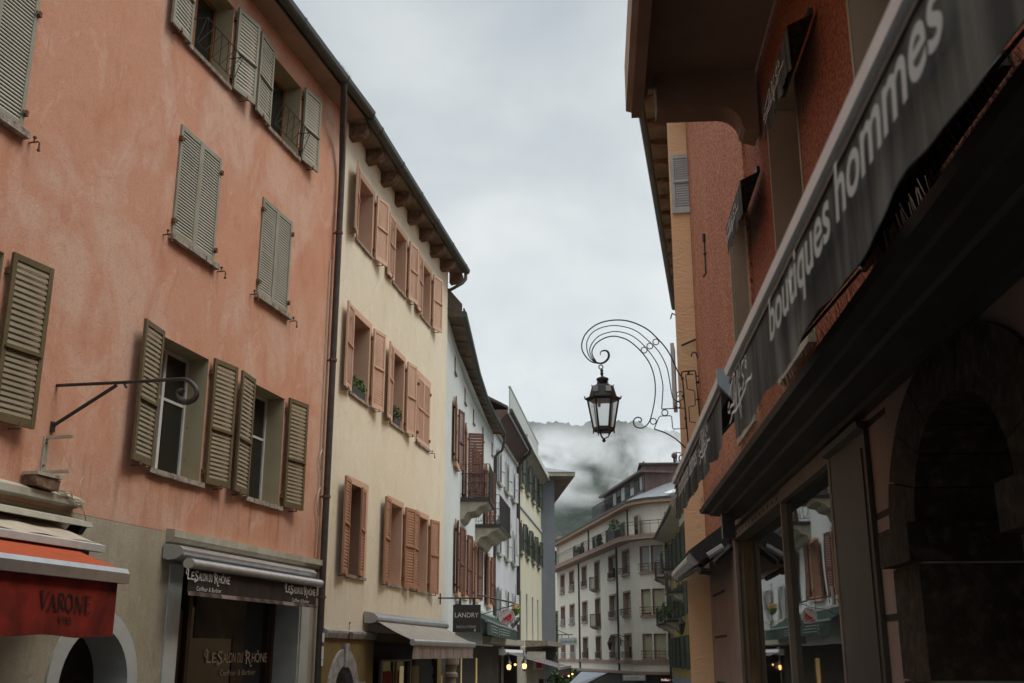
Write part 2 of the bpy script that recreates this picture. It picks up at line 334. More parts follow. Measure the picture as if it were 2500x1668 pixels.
# glass seen from outside against dark rooms
def glass(name, col, rough=0.03, ior=1.5, coat=1.0):
    m, t, b = new_mat(name)
    b.inputs['Base Color'].default_value = C4(col); b.inputs['Roughness'].default_value = rough
    b.inputs['IOR'].default_value = ior; b.inputs['Specular IOR Level'].default_value = 0.5
    n = tex(t, 'ShaderNodeTexNoise', 1.3, detail=1); bumpn(t, b, n.outputs['Fac'], 0.12, 0.01)
    return m
M['pane'] = glass('window_glass', (0.014, 0.014, 0.012))
M['shopglass'] = glass('shop_window_glass', (0.010, 0.010, 0.009), rough=0.015, ior=1.8)
M['lampglass'] = glass('frosted_lamp_glass', (0.5, 0.52, 0.5), 0.5)
m, t, b = new_mat('ribbed_lamp_glass'); b.inputs['Base Color'].default_value = (0.86, 0.89, 0.87, 1); b.inputs['Roughness'].default_value = 0.35
b.inputs['Transmission Weight'].default_value = 0.8; b.inputs['IOR'].default_value = 1.05
n = tex(t, 'ShaderNodeTexNoise', 90, detail=2); bumpn(t, b, n.outputs['Fac'], 0.5, 0.004); M['ribglass'] = m
def emit(name, col, st):
    m, t, b = new_mat(name); b.inputs['Base Color'].default_value = C4(col)
    b.inputs['Emission Color'].default_value = C4(col); b.inputs['Emission Strength'].default_value = st; return m
M['bulb'] = emit('warm_lit_bulb', (1.0, 0.55, 0.18), 2.4)
M['litsign'] = emit('lit_sign_letters', (1.0, 0.55, 0.5), 0.9)
M['screen'] = emit('small_lit_screen', (0.25, 0.32, 0.9), 1.0)
M['warmroom'] = emit('lit_shop_interior', (0.45, 0.30, 0.12), 0.35)
M['warmroom2'] = emit('lit_display_wall', (0.5, 0.40, 0.22), 0.22)

# ------------------------------------------------------------------ mesh builder
class MB:
    def __init__(s): s.v = []; s.f = []; s.m = []
    def quad(s, a, b, c, d, m=0):
        i = len(s.v); s.v += [a, b, c, d]; s.f.append((i, i + 1, i + 2, i + 3)); s.m.append(m); return s
    def poly(s, pts, m=0):
        i = len(s.v); s.v += list(pts); s.f.append(tuple(range(i, i + len(pts)))); s.m.append(m); return s
    def box(s, x0, x1, y0, y1, z0, z1, m=0, M4=None):
        i = len(s.v)
        p = [(x0, y0, z0), (x1, y0, z0), (x1, y1, z0), (x0, y1, z0), (x0, y0, z1), (x1, y0, z1), (x1, y1, z1), (x0, y1, z1)]
        if M4: p = [tuple(M4 @ Vector(q)) for q in p]
        s.v += p
        for f in ((0, 3, 2, 1), (4, 5, 6, 7), (0, 1, 5, 4), (1, 2, 6, 5), (2, 3, 7, 6), (3, 0, 4, 7)):
            s.f.append(tuple(i + k for k in f)); s.m.append(m)
        return s
    def prism(s, poly, a, b, m=0, axis='y'):
        """poly = 2D outline. axis y: (x,z) extruded in y; axis x: (y,z) extruded in x; axis z: (x,y)."""
        def P(q, t):
            return (q[0], t, q[1]) if axis == 'y' else (t, q[0], q[1]) if axis == 'x' else (q[0], q[1], t)
        i = len(s.v); n = len(poly)
        s.v += [P(q, a) for q in poly] + [P(q, b) for q in poly]
        s.f.append(tuple(range(i, i + n))); s.f.append(tuple(range(i + 2 * n - 1, i + n - 1, -1))); s.m += [m, m]
        for k in range(n):
            j = (k + 1) % n; s.f.append((i + k, i + j, i + n + j, i + n + k)); s.m.append(m)
        return s
    def tube(s, pts, r, n=8, m=0, cap=True, flat=1.0):
        pts = [Vector(p) for p in pts]; i0 = len(s.v); K = len(pts)
        rs = r if isinstance(r, (list, tuple)) else [r] * K
        prev = None
        for k, p in enumerate(pts):
            d = (pts[min(k + 1, K - 1)] - pts[max(k - 1, 0)])
            d = d.normalized() if d.length > 1e-9 else Vector((0, 0, 1))
            up = Vector((0, 0, 1)) if abs(d.z) < 0.95 else Vector((0, 1, 0))
            if prev is None: a = d.cross(up).normalized()
            else:
                a = prev - d * prev.dot(d)
                a = a.normalized() if a.length > 1e-6 else d.cross(up).normalized()
            prev = a; b = d.cross(a).normalized()
            for j in range(n):
                t = 2 * math.pi * j / n
                s.v.append(tuple(p + a * (math.cos(t) * rs[k]) + b * (math.sin(t) * rs[k] * flat)))
        for k in range(K - 1):
            for j in range(n):
                j2 = (j + 1) % n
                s.f.append((i0 + k * n + j, i0 + k * n + j2, i0 + (k + 1) * n + j2, i0 + (k + 1) * n + j)); s.m.append(m)
        if cap:
            s.f.append(tuple(i0 + j for j in range(n - 1, -1, -1))); s.f.append(tuple(i0 + (K - 1) * n + j for j in range(n))); s.m += [m, m]
        return s
    def lathe(s, prof, cx=0, cy=0, n=16, m=0, a0=0.0):
        i0 = len(s.v)
        for r, z in prof:
            for j in range(n):
                t = a0 + 2 * math.pi * j / n; s.v.append((cx + r * math.cos(t), cy + r * math.sin(t), z))
        for k in range(len(prof) - 1):
            for j in range(n):
                j2 = (j + 1) % n
                s.f.append((i0 + k * n + j, i0 + k * n + j2, i0 + (k + 1) * n + j2, i0 + (k + 1) * n + j)); s.m.append(m)
        s.f.append(tuple(i0 + j for j in range(n - 1, -1, -1))); s.f.append(tuple(i0 + (len(prof) - 1) * n + j for j in range(n))); s.m += [m, m]
        return s
    def grid(s, fn, nu, nv, m=0):
        i0 = len(s.v)
        for a in range(nu + 1):
            for b in range(nv + 1): s.v.append(tuple(fn(a / nu, b / nv)))
        for a in range(nu):
            for b in range(nv):
                q = i0 + a * (nv + 1) + b; s.f.append((q, q + nv + 1, q + nv + 2, q + 1)); s.m.append(m)
        return s
    def ribbon(s, pts, wd, y=0.0, m=0, closed=False, wv=None):
        """flat stroke in the x-z plane"""
        P = [Vector((p[0], p[1])) for p in pts]; K = len(P); L_, R2 = [], []
        for k in range(K):
            if closed: d = P[(k + 1) % K] - P[k - 1]
            else: d = P[min(k + 1, K - 1)] - P[max(k - 1, 0)]
            d = d.normalized() if d.length > 1e-9 else Vector((1, 0))
            nrm = Vector((-d.y, d.x)); hw = (wv[k] if wv else wd) / 2
            L_.append(P[k] + nrm * hw); R2.append(P[k] - nrm * hw)
        for k in range(K if closed else K - 1):
            j = (k + 1) % K
            s.quad((R2[k].x, y, R2[k].y), (R2[j].x, y, R2[j].y), (L_[j].x, y, L_[j].y), (L_[k].x, y, L_[k].y), m)
        return s
    def mesh(s, name, mats, smooth=False):
        me = bpy.data.meshes.new(name); me.from_pydata([tuple(v) for v in s.v], [], s.f)
        for mm in (mats if isinstance(mats, (list, tuple)) else [mats]): me.materials.append(M[mm] if isinstance(mm, str) else mm)
        me.polygons.foreach_set('material_index', s.m)
        bm = bmesh.new(); bm.from_mesh(me); bmesh.ops.recalc_face_normals(bm, faces=bm.faces); bm.to_mesh(me); bm.free()
        if smooth:
            me.polygons.foreach_set('use_smooth', [True] * len(me.polygons))
            try: me.set_sharp_from_angle(angle=R_(40))
            except Exception: pass
        me.update(); return me

OFF = {}
def put(name, me, parent=None, loc=(0, 0, 0), rz=0.0):
    o = bpy.data.objects.new(name, me); COL.objects.link(o)
    if parent is not None:
        o.parent = parent; of = OFF.get(parent.name, (0, 0, 0))
        loc = (loc[0] - of[0], loc[1] - of[1], loc[2] - of[2])
    o.location = loc; o.rotation_euler = (0, 0, rz); return o
def build(mb, name, mats, parent=None, loc=(0, 0, 0), rz=0.0, smooth=False):
    return put(name, mb.mesh(name, mats, smooth), parent, loc, rz)
def tag(o, label=None, cat=None, group=None, kind=None):
    if label: o['label'] = label
    if cat: o['category'] = cat
    if group: o['group'] = group
    if kind: o['kind'] = kind
    return o
def thing(name, label, cat, fr, x=0, y=0, z=0, group=None):
    o = bpy.data.objects.new(name, None); COL.objects.link(o); o.empty_display_size = 0.3
    o.location = fr.w(x, y, z); o.rotation_euler = (0, 0, fr.r); OFF[o.name] = (x, y, z)
    return tag(o, label, cat, group)
def structure(name, mb, mats):
    o = build(mb, name, mats); o['kind'] = 'structure'; return o
def catmull(pts, n=8):
    out = []; P = [Vector(p) for p in pts]
    for i in range(len(P) - 1):
        p0 = P[max(i - 1, 0)]; p1 = P[i]; p2 = P[i + 1]; p3 = P[min(i + 2, len(P) - 1)]
        for k in range(n):
            t = k / n
            out.append(0.5 * ((2 * p1) + (p2 - p0) * t + (2 * p0 - 5 * p1 + 4 * p2 - p3) * t * t + (3 * p1 - p0 - 3 * p2 + p3) * t ** 3))
    out.append(P[-1]); return out

# text as a flat mesh lying in the x-z plane, origin at its lower left, height = cap height
def text_mesh(s, h, mat, wd=None, ext=0.001, shear=0.0, spacing=1.0):
    cu = bpy.data.curves.new('lettering', 'FONT'); cu.body = s; cu.size = 1; cu.space_character = spacing; cu.resolution_u = 4; cu.shear = shear; cu.extrude = 0.0
    o = bpy.data.objects.new('lettering', cu); COL.objects.link(o)
    dg = bpy.context.evaluated_depsgraph_get(); me = bpy.data.meshes.new_from_object(o.evaluated_get(dg))
    bpy.data.objects.remove(o); bpy.data.curves.remove(cu)
    xs = [v.co.x for v in me.vertices]; x0, x1 = min(xs), max(xs); sy = h / 0.70
    sx = (wd / (x1 - x0)) if wd else sy
    for v in me.vertices: v.co = Vector(((v.co.x - x0) * sx, 0, v.co.y * sy))
    me.materials.clear(); me.materials.append(M[mat]); me.name = 'lettering'; me.update(); return me

# ------------------------------------------------------------------ facade pieces
def wall_grid(mb, x0, x1, z0, z1, holes, m=0, y=0.0, zt=None):
    """front face with rectangular holes; zt(x) may give a sloping top"""
    xs = sorted({x0, x1} | {h[0] for h in holes} | {h[1] for h in holes}); xs = [x for x in xs if x0 <= x <= x1]
    zs = sorted({z0, z1} | {h[2] for h in holes} | {h[3] for h in holes}); zs = [z for z in zs if z0 <= z <= z1]
    for a, b in zip(xs, xs[1:]):
        for c, d in zip(zs, zs[1:]):
            mx_, mz = (a + b) / 2, (c + d) / 2
            if any(h[0] < mx_ < h[1] and h[2] < mz < h[3] for h in holes): continue
            mb.quad((a, y, c), (b, y, c), (b, y, d), (a, y, d), m)
    return mb
def shell(mb, x0, x1, z0, z1, depth, m=0, roof=1, ridge=3.0):
    """side, back and top faces of a building block behind its front face, with a pitched roof"""
    mb.quad((x0, 0, z0), (x0, depth, z0), (x0, depth, z1), (x0, 0, z1), m)
    mb.quad((x1, 0, z0), (x1, depth, z0), (x1, depth, z1), (x1, 0, z1), m)
    mb.quad((x0, depth, z0), (x1, depth, z0), (x1, depth, z1), (x0, depth, z1), m)
    mb.quad((x0, 0, z1), (x1, 0, z1), (x1, depth, z1), (x0, depth, z1), m)
    for x in (x0, x1): mb.poly([(x, 0, z1), (x, depth, z1), (x, depth / 2, z1 + ridge)], m)
    return mb
def roof_mb(x0, x1, z1, depth, ridge, ov, th=0.12, drop=0.0):
    s = (ridge) / (depth / 2); mb = MB()
    ze = z1 - s * ov * 0 - drop
    for sg in (0, 1):
        f = (lambda y: y) if sg == 0 else (lambda y: depth - y)
        a = [(x0, f(-ov), ze + 0.03), (x1, f(-ov), ze + 0.03), (x1, f(depth / 2), z1 + ridge + 0.05), (x0, f(depth / 2), z1 + ridge + 0.05)]
        b = [(p[0], p[1], p[2] + th) for p in a]
        mb.poly(a); mb.poly(b)
        for k in range(4): mb.quad(a[k], a[(k + 1) % 4], b[(k + 1) % 4], b[k])
    return mb

_cache = {}
def shutter_mesh(w, h, n, mats, side=1, mid=0.42, th=0.04, st=0.06):
    key = ('sh', round(w, 2), round(h, 2), n, mats, side, mid)
    if key in _cache: return _cache[key]
    mb = MB(); X = (lambda x: x) if side > 0 else (lambda x: x - w)
    rl = 0.09
    mb.box(X(0), X(st), -th, 0, 0, h); mb.box(X(w - st), X(w), -th, 0, 0, h)
    mb.box(X(st), X(w - st), -th + .003, -.003, 0, rl); mb.box(X(st), X(w - st), -th + .003, -.003, h - rl * .8, h)
    segs = [(rl, h - rl * .8)]
    if mid:
        zm = h * mid; mb.box(X(st), X(w - st), -th + .003, -.003, zm, zm + 0.06)
        mb.box(X(st * .5), X(w - st * .5), -th - .022, -th - .001, zm + .015, zm + .04)
        segs = [(rl, zm), (zm + .06, h - rl * .8)]
    tot = sum(b - a for a, b in segs)
    for a, b in segs:
        k = max(3, round(n * (b - a) / tot)); p = (b - a) / k
        for i in range(k):
            zc = a + p * (i + .5); dz = p * .40; x0, x1 = X(st), X(w - st)
            q = [(x0, -th + .005, zc - dz), (x1, -th + .005, zc - dz), (x1, -th + .022, zc + dz * 1.05), (x0, -th + .022, zc + dz * 1.05)]
            r = [(v[0], v[1] + .004, v[2] - .010) for v in q]
            mb.poly(q, 1); mb.poly(r, 1); mb.quad(q[0], q[1], r[1], r[0], 1); mb.quad(q[2], q[3], r[3], r[2], 1)
    me = mb.mesh('shutter', list(mats)); _cache[key] = me; return me
def hinge_mb(side):
    mb = MB(); sx = 1 if side > 0 else -1
    mb.box(min(0, sx * .07), max(0, sx * .07), -.055, -.042, 0, .03)
    mb.box(-.02 - .0 * sx, .02, -.06, .02, -.02, .05)
    return mb

def window(b, x0, x1, z0, z1, depth=0.28, rev='reveal_khaki', frame='whitepaint', fw=0.055, cas=2, transom=0.62, pane='pane',
           sill='stone', sill_out=0.07, sill_h=0.07, sill_ext=0.06, sh=None, shm=('sh_olive', 'sl_olive'), sw=None, ang=(6, 8), n=24, mid=0.42,
           surround=None, hold=True, shlab=None, gap=0.03, only=None, arch=0, sh_dz=(0.03, 0.03), hinge=True, blind=None):
    """one window of building b: 'window' (lining and frame) > pane, sill, shutter, catch"""
    w, h = x1 - x0, z1 - z0
    key = ('win', round(w, 2), round(h, 2), depth, rev, frame, cas, transom, str(surround))
    if key not in _cache:
        mb = MB(); e = 0.0015
        mb.quad((e, -.002, e), (e, depth, e), (e, depth, h - e), (e, -.002, h - e)); mb.quad((w - e, -.002, e), (w - e, depth, e), (w - e, depth, h - e), (w - e, -.002, h - e))
        mb.quad((e, -.002, h - e), (w - e, -.002, h - e), (w - e, depth, h - e), (e, depth, h - e)); mb.quad((e, -.002, e), (w - e, -.002, e), (w - e, depth, e), (e, depth, e))
        y0, y1 = depth - .05, depth - .002
        def bar(a, b_, c, d, yo=0): mb.box(a, b_, y0 + yo, y1, c, d, 1)
        bar(.003, fw, .003, h - .003); bar(w - fw, w - .003, .003, h - .003); bar(fw, w - fw, .003, fw); bar(fw, w - fw, h - fw, h - .003)
        for i in range(1, cas): bar(w * i / cas - fw * .6, w * i / cas + fw * .6, fw, h - fw, -.01)
        if transom:
            for i in range(cas):
                a = (fw if i == 0 else w * i / cas + fw * .6); c = (w - fw if i == cas - 1 else w * (i + 1) / cas - fw * .6)
                bar(a, c, h * transom, h * transom + fw * .7, .008)
        if surround:
            sw_, so_ = surround[0], -surround[2]
            mb.box(-sw_, -.004, so_, -.003, 0, h, 2); mb.box(w + .004, w + sw_, so_, -.003, 0, h, 2); mb.box(-sw_, w + sw_, so_ - .003, -.004, h + .003, h + sw_, 2)
        _cache[key] = (mb.mesh('window', [rev, frame] + ([surround[1]] if surround else [])),
                       MB().box(fw * .5, w - fw * .5, depth - .024, depth - .012, fw * .5, h - fw * .5).mesh('pane', pane))
    me, pm = _cache[key]
    wo = put('window', me, b, (x0, 0, z0))
    if blind:
        pm = MB().box(fw * .5, w - fw * .5, depth - .024, depth - .012, fw * .5, h * (1 - blind[1]) + .01).mesh('pane', pane) if blind[1] < 1 else pm
        put('blind', MB().box(fw, w - fw, depth - .040, depth - .026, h * (1 - blind[1]), h - fw).mesh('blind', blind[0]), wo)
    put('pane', pm, wo)
    if sill:
        k = ('sill', round(w, 2), sill, sill_out, sill_h)
        if k not in _cache:
            sm = MB(); ns = 10; r2 = random.Random(int(w * 1000))
            for i in range(ns):
                a = -sill_ext + (w + 2 * sill_ext) * i / ns; c = -sill_ext + (w + 2 * sill_ext) * (i + 1) / ns
                j = r2.uniform(-.006, .006) if sill == 'stone' else 0
                sm.box(a, c, -sill_out + j, -.003, -sill_h + j, -.001 + j * .3)
            _cache[k] = sm.mesh('sill', sill)
        put('sill', _cache[k], wo)
    if sh == 'open':
        sw = sw or w / 2 + .02
        for sd_, an in ((-1, ang[0]), (1, ang[1])):
            if only and sd_ != only: continue
            so_ = put('shutter', shutter_mesh(sw, h + sh_dz[0] + sh_dz[1], n, shm, sd_, mid), wo, (-gap if sd_ < 0 else w + gap, -.05, -sh_dz[0]), R_(an + rnd.uniform(-2.5, 2.5)) * (1 if sd_ < 0 else -1))
            if hinge:
                hm = _cache.setdefault(('h', sd_), hinge_mb(sd_).mesh('hinge', 'rust'))
                for zz in (.16, h - .2): put('hinge', hm, wo, (-gap if sd_ < 0 else w + gap, -.0, zz))
            if hold:
                km = _cache.setdefault(('catch',), MB().tube([(0, -.0, 0), (0, -.13, 0), (0.0, -.14, .03), (0, -.14, .07)], .009, 6).lathe([(.0, -.01), (.02, 0), (.02, .02), (0, .03)], 0, -.14, 8).mesh('shutter_catch', 'rust'))
                put('shutter_catch', km, wo, ((-gap - sw * .62) if sd_ < 0 else (w + gap + sw * .62), 0, -sh_dz[0] - .035))
    elif sh == 'closed':
        for sd_ in (1, -1):
            so_ = put('shutter', shutter_mesh(w / 2 - .004, h - .01, n, shm, sd_, mid), wo, (.002 if sd_ > 0 else w - .002, .012 if sd_ > 0 else .016, .005), 0)
            if hinge:
                hm = _cache.setdefault(('h', sd_), hinge_mb(sd_).mesh('hinge', 'rust'))
                for zz in (.2, h - .25): put('hinge', hm, wo, (0 if sd_ > 0 else w, 0, zz))
        if hold:
            km = _cache.setdefault(('catch2',), MB().tube([(0, 0, 0), (0, -.12, 0), (.0, -.14, -.02), (0, -.14, -.1)], .010, 6).tube([(0, -.06, 0), (-.0, -.07, .05)], .008, 6).lathe([(0, .04), (.022, .05), (.022, .07), (0, .08)], 0, -.07, 8).lathe([(0, -.13), (.02, -.12), (.02, -.10), (0, -.09)], 0, -.14, 8).mesh('shutter_catch', 'rust'))
            for xx in (-.18, w + .16): put('shutter_catch', km, wo, (xx, 0, -.07))
    return wo

def valance_mb(x0, x1, y, z0, z1, folds=9, amp=.02, scal=0.0, ns=0, nx=90, seed=1, lean=0.0, zf=None):
    r = random.Random(seed); ph = [r.uniform(0, 6.28) for _ in range(4)]
    mb = MB()
    def f(a, b):
        x = x0 + (x1 - x0) * a
        d = amp * b * (.6 * math.sin(a * folds * 6.28 + ph[0]) + .4 * math.sin(a * folds * 2.3 * 6.28 + ph[1]) + .25 * math.sin(a * folds * 4.1 * 6.28 + ph[2]) * b)
        zb = z0 + (scal * abs(math.sin(math.pi * a * ns)) * -1 + scal if ns else 0)
        if zf: zb = z0 + zf(a)
        return (x, y + d - lean * b, z1 + (zb - z1) * b)
    mb.grid(f, nx, 8); return mb
def rail_mb(mb, pts, z0, z1, step=.12, r=.008, mid=(), top=.014):
    """railing along a polyline of (x,y)"""
    for (a, b) in zip(pts, pts[1:]):
        A, B = Vector(a), Vector(b); L_ = (B - A).length; n = max(2, int(L_ / step))
        for i in range(n + 1):
            p = A.lerp(B, i / n); mb.tube([(p.x, p.y, z0), (p.x, p.y, z1)], r, 4, cap=False)
        for z in (z0, z1) + tuple(mid): mb.tube([(A.x, A.y, z), (B.x, B.y, z)], top if z == z1 else r * 1.2, 5)
    return mb

# ================================================================== frames
FA = left_wall(1898, d=8.0)
pAB = (-3.4294, 20.3189); FB = left_wall(1725, pAB)
pBC = (-1.8456, 29.4848)
FC1 = left_wall(1335, pBC); pc = (-1.6386, 36.1779); FC2 = left_wall(1390, pc)
pc2 = (-1.4676, 39.5359); FC3 = left_wall(1459, pc2); pc3 = (-1.2107, 42.9153); FC4 = left_wall(1517, pc3)
pCD = (-0.8044, 47.0984); FD = left_wall(1560, pCD); pDE = (0.2511, 56.4575); FE = left_wall(1570, pDE); pEF = (1.884, 70.485)
FR = right_wall(1453, d=1.8)
def sx(fr, p):   # local x of a world point
    return (p[0] - fr.o[0]) * fr.xd[0] + (p[1] - fr.o[1]) * fr.xd[1]

# ================================================================== ground, hills, sky things
mb = MB(); ys = [-300, -20, 0, 10, 20, 30, 45, 60, 80, 110, 200, 400, 900, 2500]; xs = [-2200, -600, -60, -20, 0, 20, 60, 600, 2200]
for a, b in zip(ys, ys[1:]):
    for c, d in zip(xs, xs[1:]): mb.quad((c, a, gz(a)), (d, a, gz(a)), (d, b, gz(b)), (c, b, gz(b)))
structure('street', mb, 'asphalt')

def hillmat():
    m, t, b = new_mat('forested_hill'); b.inputs['Roughness'].default_value = 1; b.inputs['Specular IOR Level'].default_value = 0
    n = tex(t, 'ShaderNodeTexNoise', 0.012, detail=10, rough=0.75)
    c = mixc(t, ramp(t, n.outputs['Fac'], 0.40, 0.62), (0.010, 0.020, 0.017), (0.042, 0.058, 0.036))
    n2 = tex(t, 'ShaderNodeTexNoise', 0.09, detail=5, rough=0.7)
    c = mixc(t, ramp(t, n2.outputs['Fac'], 0.5, 0.7, 0, 0.6), c, (0.075, 0.088, 0.052))
    t.links.new(c, b.inputs['Base Color']); bumpn(t, b, n2.outputs['Fac'], 1.0, 8.0); return m
M['hill'] = hillmat()
hr = random.Random(3)
from mathutils import noise as mnoise
mb = MB()
def hill(a, b):
    x = -700 + 2200 * a; y = 900 + 900 * b
    z = -5 + 345 * (b ** 0.8) + 26 * math.sin(x * .006 + 1.3) * b + 34 * mnoise.fractal(Vector((x * .004, y * .004, 0)), 1, 2, 5)
    z += (mnoise.noise(Vector((x * .09, y * .09, 3))) + 1) * 5.0 * (0.3 + b) + hr.uniform(-1.5, 3.0) * b
    return (x, y, z)
mb.grid(hill, 520, 90)
mb.grid(lambda a, b: (-700 + 2200 * a, 1800 + 500 * b, 340 - 200 * b), 10, 2)
structure('mountain', mb, 'hill')

# lattice pylon on the slope
F0 = Fr((0, 0), 0.0)
def at(u, v, Y):
    q = ray(u, v); k = Y / q[1]; return (k * q[0], Y, EYE + k * q[2])
px_, py_, pz_ = at(1431, 1225, 1060)
pt = thing('pylon', 'faint lattice power pylon standing on the misty hillside', 'pylon', Fr((px_, py_), 0), 0, 0, pz_ - 5)
mb = MB(); Hh = 27.0
for sx_, sy_ in ((-1, -1), (1, -1), (1, 1), (-1, 1)): mb.tube([(sx_ * 2.2, sy_ * 2.2, pz_ - 8), (sx_ * .3, sy_ * .3, pz_ + Hh)], .28, 4)
for i in range(9):
    z = pz_ + 3 * i; w0 = 2.1 * (1 - i / 10); w1 = 2.1 * (1 - (i + 1) / 10)
    for s in (-1, 1): mb.tube([(s * w0, -w0, z), (-s * w1, -w1, z + 3)], .16, 4)
build(mb, 'lattice_mast', 'black', pt)
for zz, ww in ((20, 7.5), (23.5, 5)):
    build(MB().tube([(-ww, 0, pz_ + zz), (0, 0, pz_ + zz + .8), (ww, 0, pz_ + zz)], .25, 4), 'cross_arm', 'black', pt)

# ================================================================== A: pink building
b = thing('pink_building', 'salmon pink rendered building with olive shutters nearest on the left', 'building', FA, 8, 0, -.5)
TOP_A = 12.33
low = [(8.30, 9.58), (12.82, 14.16), (15.60, 16.82)]; mid_ = [(8.30, 9.57), (12.82, 14.04), (15.50, 16.68)]; top = [(8.30, 9.60), (12.80, 14.06), (15.48, 16.74)]
holes = [(a, c, 4.0, 5.85) for a, c in low] + [(a, c, 7.33, 9.07) for a, c in mid_] + [(a, c, 10.38, 11.80) for a, c in top]
mb = MB(); wall_grid(mb, -6, 18.99, 3.22, TOP_A, holes); build(mb, 'wall', 'pink', b)
gh = [(3, 10.25, -1, 2.72), (11.13, 12.97, -1, 2.14), (13.9, 17.95, -1, 2.80)]
mb = MB(); wall_grid(mb, -6, 18.99, -1, 3.216, gh)
shell(mb, -6, 18.99, -1, TOP_A, 10, ridge=3.2); build(mb, 'ground_floor_wall', 'greyplaster', b)
build(roof_mb(-6.3, 18.95, TOP_A, 10, 3.2, .36), 'roof', 'rooftile', b)
build(MB().box(-6.3, 19.0, -.38, -.0, TOP_A - .03, TOP_A + .02), 'soffit', 'soffit', b)
mb = MB(); mb.box(-6.3, 19.0, -.40, -.381, TOP_A - .02, TOP_A + .16)
g = [(-.50 + .10 * math.cos(t), TOP_A + .06 + .10 * math.sin(t)) for t in [math.pi + i * math.pi / 7 for i in range(8)]]
mb.prism(g + [(-.395, TOP_A + .10), (-.605, TOP_A + .10)], -6.3, 19.05, axis='x')
for i in range(12): mb.prism([(y - (.008 if y < -.50 else -.0), z - .006) for y, z in g] + [(-.395, TOP_A + .105), (-.615, TOP_A + .105)], -5 + i * 2.05, -4.96 + i * 2.05, axis='x')
build(mb, 'gutter', 'gutter', b)
O = dict(depth=.36, rev='reveal_khaki')
for i, (a, c) in enumerate(low):
    wo = window(b, a, c, 4.0, 5.85, frame='whitepaint', sh='open', sw=.60, ang=(7, 9), n=25, gap=.05 if i else .06, transom=.60, sh_dz=(0, .03), **O)
    put('latch_bar', _cache.setdefault('latch', MB().tube([(0, 0, .35), (0, -.03, .37), (0, -.03, .80), (0, 0, .83)], .008, 5).mesh('latch_bar', 'rust')), wo, (c - a - .01, .26, 0), R_(90))
for a, c in mid_: window(b, a, c, 7.33, 9.07, frame='sh_grey', sh='closed', shm=('sh_grey', 'sl_grey'), n=34, mid=0, sill_out=.09, sill_h=.08, **O)
for a, c in top:
    wo = window(b, a, c, 10.38, 11.80, frame='woodframe', sh='open', shm=('sh_grey', 'sl_grey'), sw=.60, ang=(6, 8), n=20, mid=.44, cas=2, transom=None, gap=.04, sill_out=.06, **O)
    r_ = MB(); wd = c - a
    r_.tube([(.05, -.02, .45), (.05, -.26, .45), (wd - .05, -.26, .45), (wd - .05, -.02, .45)], .010, 5)
    for q in range(5):
        x = .08 + (wd - .16) * q / 5; x2 = .08 + (wd - .16) * (q + 1) / 5
        r_.tube([(x, -.12, .06), (x2, -.26, .44)], .006, 4); r_.tube([(x2, -.12, .06), (x, -.26, .44)], .006, 4)
    r_.tube([(.05, -.12, .06), (wd - .05, -.12, .06)], .008, 5); r_.tube([(.05, -.12, .06), (.05, -.26, .45)], .008, 4); r_.tube([(wd - .05, -.12, .06), (wd - .05, -.26, .45)], .008, 4)
    build(r_, 'window_guard', 'black', wo)
# hood over the salon
mb = MB(); mb.prism([(0, 3.08), (-.08, 3.10), (-.12, 3.15), (-.13, 3.15), (-.13, 3.245), (0, 3.265)], 13.40, 18.70, axis='x')
build(mb, 'hood_cornice', 'palestone', b)
# ledge over the wine shop
mb = MB().prism([(0, 3.26), (-.14, 3.28), (-.14, 3.36), (0, 3.42)], 3, 11.3, axis='x'); build(mb, 'ledge', 'palestone', b)
# salon front
build(MB().box(13.56, 13.895, -.025, .0, -.5, 2.80).box(13.85, 13.93, .0005, .62, -.5, 2.8), 'door_surround', 'greyframe', b); build(MB().box(17.955, 18.30, -.025, 0, -.5, 2.80).box(17.91, 17.99, .0005, .62, -.5, 2.8), 'door_surround', 'greyframe', b)
mb = MB(); mb.quad((13.9, 0, 2.799), (17.95, 0, 2.799), (17.95, .6, 2.799), (13.9, .6, 2.799)); mb.quad((13.9, .64, -.8), (17.95, .64, -.8), (17.95, .64, 2.8), (13.9, .64, 2.8))
build(mb, 'shop_recess', 'plaqued', b)
d = MB(); d.box(13.95, 14.9, .50, .58, -.5, 2.25); d.box(13.95, 14.9, .48, .50, -.4, .6)
do = build(d, 'door', 'darkwood', b); build(MB().box(14.08, 14.78, .488, .497, .75, 2.1), 'pane', 'pane', do)
build(MB().box(14.15, 14.45, .47, .485, 2.32, 2.68), 'notice', 'reveal_khaki', b)
swd = MB(); swd.box(14.95, 15.05, .44, .58, -.5, 2.75); swd.box(15.05, 17.9, .46, .58, 2.62, 2.72); swd.box(17.80, 17.9, .44, .58, -.5, 2.62); swd.box(15.05, 17.8, .46, .58, -.5, .55)
sw_o = build(swd, 'shop_window', 'darkwood', b)
build(MB().box(15.05, 17.8, .53, .55, .55, 2.62), 'pane', 'pane', sw_o)
mb = MB(); mb.box(15.3, 16.9, .517, .524, 1.85, 2.52); mb.box(16.55, 16.95, .515, .52, .7, 2.45)
build(mb, 'cardboard_panel', 'inside', sw_o)

